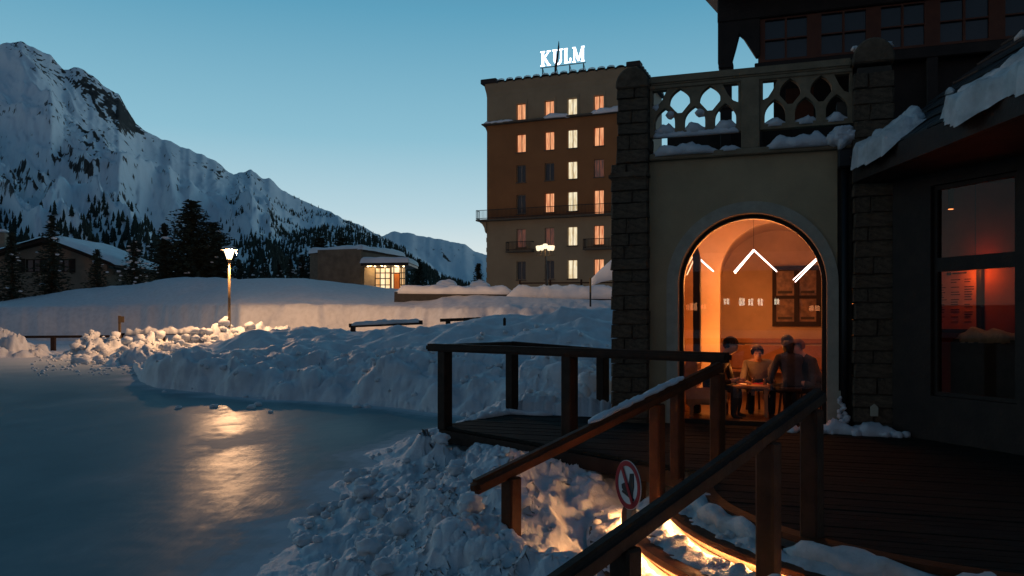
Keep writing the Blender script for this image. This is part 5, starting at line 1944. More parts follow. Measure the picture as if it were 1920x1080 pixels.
# ------------------------------------------------------------------ low wall with a thick quilt of snow before the hotel, fence and lamp
wl = thing('garden_wall', 'low dark wall under a thick quilt of snow in front of the hotel', 'wall', (0, 58, 2.5))
WA, WB, WC = W(742, 553, 60), W(965, 556, 57), W(1300, 560, 54)
m_ = MB()
m_.beam((WA.x, WA.y, 3.6), (WB.x, WB.y, 3.4), .5, 1.2)
m_.build('wall_section', M_SLATE, wl)
m_ = MB()
m_.beam((WB.x, WB.y - .4, 3.05), (WC.x, WC.y, 2.95), .5, 1.3)
m_.build('wall_section', M_SLATE, wl)
mb = MB()
snow_ridge(mb, [(WA.x, WA.y, 4.15), (WB.x, WB.y, 3.98)], .95, .52, 4, step=.3, rough=.12, over=.15)
snow_ridge(mb, [(WB.x - .7, WB.y - .4, 3.62), (WB.x + .3, WB.y - .4, 3.72), (WC.x, WC.y, 3.60)], 1.1, .78, 5, step=.3, rough=.14, over=.15)
lump(mb, W(838, 536, 70), .9, 3, 3, .6, .2)
lump(mb, W(899, 536, 72), .9, 4, 3, .55, .2)
snow_ridge(mb, [W(1108, 527, 50), W(1128, 519, 50), W(1160, 512, 50), W(1200, 510, 50)], 1.6, .9, 8, step=.25, rough=.12)
o = mb.build('wall_snow', M_SNOWFAR, smooth=True)
tag(o, 'smooth thick quilts of snow on the garden wall before the hotel', kind='stuff')
gf = thing('garden_fence', 'thin dark rail fence on posts in front of the hotel ground floor', 'fence', (5, 60, 4))
fa, fb = W(975, 531, 60), W(1260, 529, 56)
MB().beam(fa, fb, .08, .10).build('rail', M_WOOD, gf)
for t in (.0, .21, .42, .64, .86):
    p = fa.lerp(fb, t)
    MB().beam((p.x, p.y, 3.2), (p.x, p.y, p.z + .25), .14, .14, (0, 1, 0)).build('post', M_WOOD, gf)
hp = thing('snow_pole', 'thin black pole with a yellow brown top marking the snow edge', 'snow pole', W(1107, 571, 42))
MB().tube([W(1107, 575, 42), W(1107, 548, 42)], .05, 8).build('shaft', M_BLACK, hp)
MB().tube([W(1107, 548, 42), W(1107, 521, 42)], .052, 8).build('top_band', mat('ochre band', (.22, .11, .02), var=.1), hp)
sk = thing('wooden_stake', 'short dark wooden stake standing in the snow bank crest', 'stake', W(946, 620, 25))
MB().beam(W(946, 622, 25), W(946, 598, 25), .09, .09, (0, 1, 0)).build('stake_shaft', M_WOOD, sk, bevel=.01)
MB().prism([(-.055, 0), (.055, 0), (0, .05)], W(946, 598, 25), Vector((1, 0, 0)), UP, Vector((0, 1, 0)), -.05, .05).build('pointed_top', M_WOOD, sk)

M_LAMP1 = lit_glass('lit lantern glass', (1, .74, .46), 6, .6)
M_LAMP2 = lit_glass('lit globe', (1, .80, .52), 2.0, .5)
M_BRASS = mat('golden lamp post', (.13, .085, .04), rough=.45, var=.2, metallic=.2)
lt = thing('lantern_post', 'tall thin lamp post with a flat capped glowing lantern beside the rink fence', 'street lamp', W(430, 612, 46))
LB = W(430, 612, 46)
MB().tube([LB - UP * .6, W(430, 490, 46)], [.085, .07], 10).build('pole', M_BRASS, lt, smooth=True)
lt_c = W(430, 491, 46)
MB().lathe([(.07, 0), (.10, .03), (.10, .10), (.13, .14), (.12, .17)], lt_c, 14).build('collar', M_BRASS, lt)
MB().lathe([(.13, .17), (.29, .66), (.27, .66)], lt_c, 18).build('lantern_glass', M_LAMP1, lt, smooth=True)
MB().lathe([(.05, .68), (.47, .68), (.48, .72), (.40, .76), (.12, .80), (.03, .86)], lt_c, 20).build('cap', M_BRONZE, lt)
icm = MB()
icm.tube([W(443.5, 468, 46), W(444, 478, 46)], [.035, .012], 6)
icm.build('icicle', M_SNOW, lt)
lc = MB()
lump(lc, lt_c + UP * .80, .38, 2, 2, .28)
lc.build('snow_cap', M_SNOW, lt, smooth=True)
lamp_light('lantern_light', lt_c + UP * .40, (1, .54, .26), 7500, .2, lt)
# the five globe lamp in front of the hotel
gl = thing('globe_lamp', 'dark post carrying a cluster of glowing globe lamps before the hotel front', 'street lamp', W(1024, 540, 57))
MB().tube([W(1026, 556, 57), W(1023, 480, 57)], [.09, .06], 8).build('pole', M_BLACK, gl)
gc = W(1022.5, 465, 57)
gg = MB()
gg.tube([gc - UP * .62, gc - UP * .1], .05, 8)
for k, (dx, dy, dz) in enumerate([(0, .1, .12), (-.50, .1, -.02), (.50, .1, 0), (-.26, -.38, -.03), (.25, -.36, -.04)]):
    c_ = gc + Vector((dx, dy, dz))
    gg.tube([gc - UP * .55, c_ - UP * .42 + Vector((dx * .3, dy * .3, -.1)), c_ - UP * .2], .025, 6)
    MB().lathe([(.02, -.18), (.11, -.16), (.15, -.02), (.175, .12), (.16, .17), (.05, .20)], c_, 12).build('globe', M_LAMP2, gl, smooth=True)
gg.build('bracket', M_BRASS, gl)
lamp_light('globe_light', gc + UP * .1 - Vector((0, .75, 0)), (1, .72, .42), 22, .3, gl)

# ------------------------------------------------------------------ pavilion
D_ = 100.0
pav = thing('pavilion', 'low flat roofed stone pavilion with a lit glass entrance and deep roof snow', 'pavilion', W(675, 540, D_))
pa, pb = W(581, 540, 103), W(676, 540, 97)
pe = (pb - pa)
pe.z = 0
PL = pe.length
pe.normalize()
pn = Vector((pe.y, -pe.x, 0))
PO = Vector((pa.x, pa.y, 0))
pz0, pz1 = 3.5, EYE + (600 - 470) / F * 100
M_PSTONE = mat('pavilion stone', (.17, .135, .095), rough=.9, var=.25, scale=1.2, bump=.6, bscale=8)
wx0, wx1 = PL * .66, PL * .90
wz0, wz1 = 4.6, EYE + 102 / F * 97.8
plate('wall', [(0, pz0), (PL, pz0), (PL, pz1), (0, pz1)], [[(wx0, wz0), (wx1, wz0), (wx1, wz1), (wx0, wz1)]], PO, pe, UP, pn, -.35, 0, M_PSTONE, pav)
# stone courses on the long wall
rs = random.Random(6)
M_PS2 = mat('pavilion ashlar', (.185, .147, .104), rough=.9, var=.22, scale=2.5, bump=.5, bscale=8)
z = 4.6
row = 0
while z < pz1 - .5:
    x = .06 - (.55 if row % 2 else 0)
    while x < PL - .1:
        x1 = min(x + rs.uniform(.95, 1.35), PL - .05)
        if x1 > .1 and not (x1 > wx0 - .04 and x < wx1 + .04 and z < wz1):
            MB().frame_box(PO, pe, pn, UP, max(x, .05), x1 - .03, .002, rs.uniform(.02, .04), z, z + .47).build('stone', M_PS2, pav)
        x = x1
    z += .5
    row += 1
win = plate('window', [(wx0, wz0), (wx1, wz0), (wx1, wz1), (wx0, wz1)], [[(wx0 + .28, wz0 + .05), (wx0 + .95, wz0 + .05), (wx0 + .95, wz1 - .08), (wx0 + .28, wz1 - .08)], [(wx0 + 1.12, wz0 + .05), (wx1 - .06, wz0 + .05), (wx1 - .06, wz1 - .08), (wx0 + 1.12, wz1 - .08)]], PO, pe, UP, pn, -.30, -.15, M_BRONZE, pav)
MB().frame_box(PO, pe, pn, UP, wx0 + .05, wx1 - .05, -.28, -.26, wz0, wz1 - .05).build('pane', M_ORW, win)
MB().frame_box(PO, pe, pn, UP, wx0 + .2, wx1, -.20, -.13, wz0 + 1.45, wz0 + 1.56).build('glazing_bar', M_BRONZE, win)
# right face, running back to the entrance
qb = W(757, 540, 108)
pe2 = Vector((qb.x - pb.x, qb.y - pb.y, 0))
PL2 = pe2.length
pe2.normalize()
pn2 = Vector((pe2.y, -pe2.x, 0))
PO2 = Vector((pb.x, pb.y, 0))
MB().frame_box(PO2, pe2, pn2, UP, .003, PL2, -6, -.02, pz0, pz1 - .01).build('wall', M_PSTONE, pav)
core = MB()
core.prism([(PO.x, PO.y), (PO.x + pe.x * PL, PO.y + pe.y * PL), (PO2.x + pe2.x * PL2, PO2.y + pe2.y * PL2), (PO.x + pe2.x * PL2, PO.y + pe2.y * PL2)], Vector((0, 0, 0)), Vector((1, 0, 0)), Vector((0, 1, 0)), UP, pz1 - .35, pz1 + .005)
core.build('roof', M_MORTAR, pav)
# glass entrance bay in front of the right face: x 681..760
ea, eb = W(683, 540, 93.5), W(760, 540, 93.0)
ee = Vector((eb.x - ea.x, eb.y - ea.y, 0))
EL = ee.length
ee.normalize()
en = Vector((ee.y, -ee.x, 0))
EO = Vector((ea.x, ea.y, 0))
ez0, ez1 = 3.6, EYE + 99 / F * 93
fx = [(W(x, 0, 93.2).x - EO.x) / ee.x for x in (683, 703, 712.5, 722, 731.5, 733.5, 738.5, 750, 753, 757.5, 760)]
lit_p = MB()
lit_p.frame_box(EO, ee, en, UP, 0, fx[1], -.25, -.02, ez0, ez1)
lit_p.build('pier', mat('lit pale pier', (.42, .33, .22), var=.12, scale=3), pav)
ent = MB()
for x in fx[1:]:
    ent.frame_box(EO, ee, en, UP, x - .045, x + .045, -.12, .0, ez0, ez1)
for zc in [EYE + (600 - y) / F * 93 for y in (502, 511.5, 522, 534)]:
    ent.frame_box(EO, ee, en, UP, fx[1], fx[4], -.10, -.01, zc - .05, zc + .05)
    ent.frame_box(EO, ee, en, UP, fx[7], fx[10], -.10, -.01, zc - .05, zc + .05)
ez = EYE + 88 / F * 93
ent.frame_box(EO, ee, en, UP, fx[4], fx[7], -.10, -.01, ez - .06, ez + .06)
eo = ent.build('entrance_glazing', M_BRONZE, pav)
M_LOBBY = lit_mat('lit lobby', (.95, .55, .22), (1, .82, .52), 1.25, (.5, .5, .35), 1.0)
M_LOBBY2 = lit_mat('lit lobby stair', (.75, .34, .10), (1, .66, .33), 1.0, (.8, .8, .6), 1.0)
for i, (x0, x1, m_) in enumerate([(1, 2, M_LOBBY2), (2, 3, M_LOBBY), (3, 4, M_LOBBY), (4, 5, M_LOBBY2), (5, 7, M_LOBBY), (7, 8, M_LOBBY2), (8, 10, M_LOBBY2)]):
    MB().frame_box(EO, ee, en, UP, fx[x0], fx[x1], -.20, -.16, ez0, ez1).build('pane', m_, eo)
dz1 = EYE + 87 / F * 93
MB().frame_box(EO, ee, en, UP, fx[6], fx[7] - .05, -.09, -.02, ez0, dz1).build('door', mat('self lit orange door', (.40, .12, .02), var=.15, emit=(.6, .13, .02), estr=.35), pav)  # glow put into the door as emission; it is no lamp
# canopy, its lamps and its snow
ca, cb = W(681, 495, 93), W(772, 499, 91)
cz = EYE + 101 / F * 92
cm_ = MB()
cm_.prism([(ca.x, 91.5), (cb.x - .3, 90.5), (cb.x, 97), (ca.x, 101)], Vector((0, 0, 0)), Vector((1, 0, 0)), Vector((0, 1, 0)), UP, cz, cz + .42)
cm_.build('canopy', M_BRONZE, pav)
M_SPOT = mat('lit canopy lamp', (1, .9, .7), var=0, emit=(1, .74, .42), estr=10)
for x in (690, 703, 722, 746, 757):
    p = W(x, 500, 92.0)
    p.z = cz - .03
    MB().lathe([(.09, -.05), (.11, 0), (.1, .03)], p, 10).build('canopy_lamp', M_SPOT, pav)
for x in (695, 716, 742):
    p = W(x, 503, 92.4)
    lamp_light('canopy_light', Vector((p.x, p.y, cz - .15)), (1, .62, .27), 60, .1, pav)
mb = MB()
nx_, ny_ = 60, 40


def slab_snow(corners, z, th, seed):
    """a thick pillow of snow filling a four cornered flat roof"""
    A, B, C_, D2 = [Vector(c) for c in corners]
    k = len(mb.v)
    for i in range(nx_):
        for j in range(ny_):
            u_, v_ = i / (nx_ - 1), j / (ny_ - 1)
            p = (A * (1 - u_) + B * u_) * (1 - v_) + (D2 * (1 - u_) + C_ * u_) * v_
            e_ = min(u_, 1 - u_, v_ * .8, (1 - v_) * .8)
            h_ = th * min(1, (e_ / .045)) ** .5 if e_ > 0 else -.12
            h_ *= 1 + .28 * float(fbm(p.x / 3.5, p.y / 3.5, 3, seed))
            mb.v.append((p.x, p.y, z + h_))
    for i in range(nx_ - 1):
        for j in range(ny_ - 1):
            mb.f.append((k + i * ny_ + j, k + (i + 1) * ny_ + j, k + (i + 1) * ny_ + j + 1, k + i * ny_ + j + 1))


c3 = PO2 + pe2 * PL2
c4 = PO + pe2 * PL2
slab_snow([(PO.x - .25, PO.y - .25), (PO2.x + .2, PO2.y - .35), (c3.x + .3, c3.y), (c4.x, c4.y)], pz1 + .01, .55, 3)
slab_snow([(ca.x - .1, 91.3), (cb.x - .2, 90.3), (cb.x + .1, 97.2), (ca.x, 101.2)], cz + .42, .55, 9)
o = mb.build('pavilion_snow', M_SNOWFAR, smooth=True)
tag(o, 'deep pillow of snow on the pavilion roof and its entrance canopy', kind='stuff')

# ------------------------------------------------------------------ chalet at the edge of the wood
cd = 92.0
ch = thing('chalet', 'beige gabled chalet with a broad snow covered roof behind the spruces', 'chalet', W(95, 545, cd))
gx = W(95, 0, cd).x
hw_l, hw_r = gx - W(-75, 0, cd).x, W(200, 0, cd).x - gx
zr = EYE + (600 - 447) / F * cd
zl_, zr_ = EYE + (600 - 502) / F * cd, EYE + (600 - 497) / F * cd
FX, FY = Vector((1, 0, 0)), Vector((0, -1, 0))
M_CH = mat('chalet render', (.22, .165, .115), rough=.9, var=.15, scale=.8)
gable = [(gx - hw_l, 3), (gx + hw_r, 3), (gx + hw_r, zr_ + .35), (gx, zr - .55), (gx - hw_l, zl_ + .35)]
plate('wall', gable, [[(gx - 2.9, 7.6), (gx - 1.2, 7.6), (gx - 1.2, 9.1), (gx - 2.9, 9.1)], [(gx + .6, 7.6), (gx + 2.1, 7.6), (gx + 2.1, 9.1), (gx + .6, 9.1)]], Vector((0, cd, 0)), FX, UP, FY, -.4, 0, M_CH, ch)
for x0, x1 in ((gx - 2.9, gx - 1.2), (gx + .6, gx + 2.1)):
    w_ = plate('window', [(x0, 7.6), (x1, 7.6), (x1, 9.1), (x0, 9.1)], [[(x0 + .1, 7.7), ((x0 + x1) / 2 - .05, 7.7), ((x0 + x1) / 2 - .05, 9.0), (x0 + .1, 9.0)], [((x0 + x1) / 2 + .05, 7.7), (x1 - .1, 7.7), (x1 - .1, 9.0), ((x0 + x1) / 2 + .05, 9.0)]], Vector((0, cd, 0)), FX, UP, FY, -.3, -.1, M_WOOD, ch)
    MB().frame_box(Vector((0, cd, 0)), FX, FY, UP, x0 + .05, x1 - .05, -.25, -.22, 7.65, 9.05).build('pane', M_DARKPANE, w_)
    for a_, b_ in ((x0 - .75, x0 - .05), (x1 + .05, x1 + .75)):
        MB().frame_box(Vector((0, cd, 0)), FX, FY, UP, a_, b_, .004, .07, 7.55, 9.15).build('shutter', M_WOOD, w_)
MB().frame_box(Vector((0, cd, 0)), FX, FY, UP, gx - hw_l + .01, gx + hw_r - .01, -14, -.405, 3, zl_).build('side_wall', M_CH, ch)
for sgn, hw, ze in ((-1, hw_l + 1.2, zl_ - .3), (1, hw_r + 1.6, zr_ - .35)):
    m_ = MB()
    m_.prism([(0, zr - .45), (sgn * hw, ze), (sgn * hw, ze + .28), (0, zr - .10)], Vector((gx, cd, 0)), FX, UP, FY, -14, 1.3)
    m_.build('roof', M_WOOD, ch)
    n_s = 30
    mb = MB()
    for i in range(n_s + 1):
        t = i / n_s
        for q in np.linspace(-14, 1.45, 12):
            ed_ = 1 if -13 < q < 1.2 else .2
            mb.v.append((gx + sgn * hw * t * 1.01, cd - q, (zr - .10) * (1 - t) + (ze + .28) * t + (.62 * ed_ * min(1, (1 - t) * 14 + .05) * (1 + .22 * float(perlin(t * 5 + sgn, q * .3, 7))))))
    for i in range(n_s):
        for j in range(11):
            mb.f.append((i * 12 + j, (i + 1) * 12 + j, (i + 1) * 12 + j + 1, i * 12 + j + 1))
    o = mb.build('roof_snow', M_SNOWFAR, ch, smooth=True)
MB().frame_box(Vector((W(5, 0, cd + 5).x, cd + 5, 0)), FX, FY, UP, -.5, .5, -.4, .4, 9, 12.6).build('chimney', M_CH, ch)
m_ = MB()
lump(m_, W(5, 433, cd + 5), .6, 3, 2, .35)
m_.build('chimney_snow', M_SNOWFAR, ch, smooth=True)

# ------------------------------------------------------------------ rink fence with its rails
fence = thing('rink_fence', 'low dark timber rail fence half buried in lamp lit snow behind the rink', 'fence', W(300, 655, 51))
for (xa, ya, xb, yb, d0, d1) in ((20, 632, 226, 630.5, 51.5, 50.5), (226, 627, 385, 624, 50.5, 49.5)):
    MB().beam(W(xa, ya, d0), W(xb, yb, d1), .12, .16).build('rail', M_WOOD, fence)
for x, y0, y1, d in ((100, 632, 662, 51), (226, 628, 660, 50.5), (305, 626, 655, 50)):
    MB().beam(W(x, y1 + 3, d), W(x, y0 - 1, d), .26, .20, (0, 1, 0)).build('post', M_WOOD, fence)
tp = thing('marker_post', 'lamp lit golden post with a small board nailed to its top in the fence line', 'post', W(224, 650, 49))
MB().beam(W(225, 655, 49), W(224, 592, 49), .12, .12, (0, 1, 0)).build('shaft', M_BRASS, tp)
MB().frame_box(W(227, 598, 48.9), Vector((1, 0, 0)), Vector((0, 1, 0)), UP, -.18, .18, .0, .04, -.22, .16).build('board', M_BRASS, tp)
f2 = thing('bank_fence', 'dark rail fence on posts showing above the crest of the ploughed snow bank', 'fence', W(720, 612, 31))
MB().beam(W(655, 610.5, 32), W(792, 604.5, 31.5), .12, .16).build('rail', M_WOOD, f2)
MB().beam(W(826, 600.5, 31), W(905, 597.5, 30.5), .12, .12).build('rail', M_WOOD, f2)
for x, y0, y1 in ((742, 608, 622), (662, 611, 622), (840, 600, 612), (880, 598, 610)):
    MB().beam(W(x, y1, 31.4), W(x, y0, 31.4), .18, .14, (0, 1, 0)).build('post', M_WOOD, f2)
mb = MB()
snow_ridge(mb, [W(657, 609, 32), W(790, 602.5, 31.5)], .30, .12, 3, step=.08, rough=.5)
snow_ridge(mb, [W(232, 625.5, 50.5), W(300, 624, 50), W(372, 622, 49.6)], .40, .26, 6, step=.1, rough=.6)
o = mb.build('fence_snow', M_SNOW, smooth=True)
tag(o, 'crusts of snow lying along the fence rails', kind='stuff')

# ------------------------------------------------------------------ trees


def spruce(label, p, h, r, seed, snow=.12, group='trees before the mountain', name='spruce_tree', mat_=None, dens=1.0, full=False):
    """trunk, drooping whorls of needle sprays, snow pads"""
    rs = random.Random(seed)
    t = thing(name, label, 'tree', p, group)
    p = Vector(p)
    MB().tube([p - UP * .5, p + UP * h * .5, p + UP * h * .97], [h * .022, h * .012, .02], 7).build('trunk', M_BARK, t)
    cr, sn = MB(), MB()
    lev = int(26 * dens)
    for i in range(lev):
        f = i / lev
        z = h * (.05 + .93 * f)
        if full:
            rad = r * (math.sin(min(1, (1 - f) * 1.25 + .04) * PI / 2) ** .8) * (.85 + .3 * rs.random()) * min(1, .55 + f * 2)
        else:
            rad = r * (1 - f) ** .9 * (.75 + .45 * rs.random()) + .1
        nb = max(5, int((11 if full else 9) * (1 - f * .5)))
        for j in range(nb):
            a = 2 * PI * (j + rs.random()) / nb
            L = rad * rs.uniform(.65, 1.12)
            droop = (-.28 if not full else .15) * L
            d = Vector((math.cos(a), math.sin(a), 0))
            sd = Vector((-d.y, d.x, 0))
            ns = max(3, int(L / .38))
            for k in range(ns):
                q = (k + .5) / ns
                c_ = p + UP * (z + droop * q * q) + d * (L * q)
                for m in range(4 if full else 3):
                    w_ = (.42 if full else .34) * (1 - .45 * q) * min(1.2, .4 + h / 12) * rs.uniform(.7, 1.3)
                    e1 = (d * rs.uniform(.4, 1) + sd * rs.uniform(-1, 1)).normalized() * w_
                    e2 = (sd * rs.uniform(-1, 1) + UP * rs.uniform(-.9, .6) + d * rs.uniform(-.4, .4)).normalized() * w_ * .55
                    o_ = c_ + Vector((rs.uniform(-.15, .15), rs.uniform(-.15, .15), rs.uniform(-.18, .12))) * (1.6 if full else 1)
                    cr.add([o_ - e1 * .5 - e2 * .5, o_ + e1, o_ - e1 * .3 + e2], [(0, 1, 2)])
            if rs.random() < snow and L > .4:
                lump(sn, p + UP * (z + droop * .4 + .10) + d * (L * rs.uniform(.55, .95)), rs.uniform(.10, .26) * (1.5 if full else 1), rs.randint(0, 99), 1, .42, .6)
    cr.build('crown', mat_ or M_NEEDLE, t)
    if sn.v:
        sn.build('snow_pad', M_SNOWFAR, t)['kind'] = 'stuff'
    return t


spruce('pointed spruce standing in front of the chalet gable', (W(97, 0, 82).x, 82, 4.2), 9.0, 2.9, 1, .06)
spruce('dark spruce covering the chalet corner at the photo edge', (W(22, 0, 80).x, 80, 3.6), 7.6, 2.4, 2, .06)
spruce('small spruce beside the chalet wall under the low eaves', (W(182, 0, 81).x, 81, 4.4), 5.0, 1.9, 3, .06)
spruce('broad low spruce with white snow pads beside the chalet roof end', (W(252, 0, 84).x, 84, 4.8), 6.0, 2.9, 4, .30)
spruce('large dark arolla pine with a rounded double top behind the lamp post', (W(360, 0, 92).x, 92, 5.0), 11.2, 4.3, 5, .05, name='arolla_pine', mat_=M_NEEDLE2, full=True)
spruce('shorter arolla pine leaning out beside the large rounded one', (W(400, 0, 95).x, 95, 5.0), 9.0, 3.2, 6, .06, name='arolla_pine', mat_=M_NEEDLE2, full=True)
spruce('slim spruce standing close against the large arolla pine', (W(308, 0, 90).x, 90, 5.0), 8.2, 2.6, 7, .05)
spruce('dark pine behind the pavilion roof at its blank end', (W(598, 0, 118).x, 118, 5), 9.6, 3.4, 8, .08, name='arolla_pine', mat_=M_NEEDLE2, full=True)
spruce('dark pine rising over the middle of the pavilion roof', (W(640, 0, 122).x, 122, 5), 10.0, 3.6, 9, .05, name='arolla_pine', mat_=M_NEEDLE2, full=True)
spruce('snow dusted pine close to the blank end of the pavilion', (W(566, 0, 108).x, 108, 4.6), 6.6, 2.4, 10, .2)
spruce('dark spruce beyond the pavilion entrance canopy', (W(786, 0, 108).x, 108, 4.0), 6.6, 2.6, 11, .1)
spruce('small spruce standing against the hotel corner', (W(897, 0, 90).x, 90, 4.0), 4.6, 1.6, 12, .05)
for i, (x, d, h, lb) in enumerate([(448, 112, 6.4, 'short spruce just past the lantern post towards the pavilion'), (474, 120, 7.0, 'spruce second in the row from the lantern post to the pavilion'),
                                   (498, 130, 8.0, 'tallest spruce midway between the lantern post and the pavilion'), (523, 118, 6.2, 'low spruce third from the blank end of the pavilion'),
                                   (545, 126, 7.6, 'spruce in the gap beside the snow dusted pine by the pavilion'), (284, 105, 8.2, 'spruce half hidden by the slim one near the large arolla pine'),
                                   (262, 118, 9.5, 'tall spruce rising over the broad low spruce with snow pads'), (231, 110, 8, 'spruce showing above the eaves end of the chalet roof'),
                                   (420, 118, 9, 'dark spruce directly behind the glowing lantern')]):
    spruce(lb, (W(x, 0, d).x, d, 4.5), h, h * .3, 40 + i, .1, dens=.7, group='loose row of trees before the wood')

# house behind the viewer, mirrored in the cafe window
an = thing('village_house', 'long house across the rink with lit windows, mirrored in the arched pane', 'house', (-45, -95, 0))
qm = -.248
pl0 = H(0, qm, 0)
cm = Vector((0, 0, EYE))
cmir = cm - N * 2 * (cm - pl0).dot(N)


def mirrored(x, y, dist):
    s_, z_ = at_q(x, y, qm)
    d_ = (H(s_, qm, z_) - cmir)
    d_.normalize()
    return cmir + d_ * dist / abs(d_.dot(Nm))


Nm = (H(at_q(1400, 565, qm)[0], qm, 2.4) - cmir)
Nm.z = 0
Nm.normalize()
DM = 110
am = mirrored(1400, 600, DM)
ax = UP.cross(Nm).normalized()
ay = -Nm
ao = Vector((am.x, am.y, 0))
MB().frame_box(ao, ax, ay, UP, -30, 26, -8, 0, -.3, 8.6).build('wall', mat('village render', (.10, .08, .06), var=.2, scale=.4), an)
LITP = lit_mat('mirrored pale room', (.9, .7, .45), (1, .9, .7), 9)
LITO = lit_mat('mirrored orange room', (.9, .25, .08), (1, .45, .2), 5)
for x0, x1, y0, y1, m_ in [(1357, 1367, 560, 571, LITP), (1386, 1396, 559, 573, LITP), (1403, 1412, 560, 573, LITP), (1421, 1430, 560, 573, LITP), (1452, 1461, 560, 571, LITP),
                           (1279, 1284, 569, 574, LITO), (1287, 1293, 571, 581, LITO), (1294, 1307, 568, 582, LITO), (1314, 1324, 571, 579, LITO), (1333, 1336, 570, 573, LITO), (1517, 1537, 573, 583, LITO)]:
    p0, p1 = mirrored(x0, y1, DM), mirrored(x1, y0, DM)
    a_, b_ = sorted(((p0 - ao).dot(ax), (p1 - ao).dot(ax)))
    m2 = (a_ + b_) / 2
    f_ = plate('window', [(a_ - .1, p0.z - .1), (b_ + .1, p0.z - .1), (b_ + .1, p1.z + .1), (a_ - .1, p1.z + .1)], [[(a_, p0.z), (m2 - .04, p0.z), (m2 - .04, p1.z), (a_, p1.z)], [(m2 + .04, p0.z), (b_, p0.z), (b_, p1.z), (m2 + .04, p1.z)]], ao, ax, UP, ay, .003, .10, M_WOOD, an)
    MB().frame_box(ao, ax, ay, UP, a_ - .02, b_ + .02, .004, .04, p0.z - .02, p1.z + .02).build('pane', m_, f_)
MB().prism([(-31, 8.6), (27, 8.6), (22, 11), (-26, 11)], ao, ax, UP, ay, -8.4, .4).build('roof', M_SNOWFAR, an)
# ------------------------------------------------------------------ people in the cafe


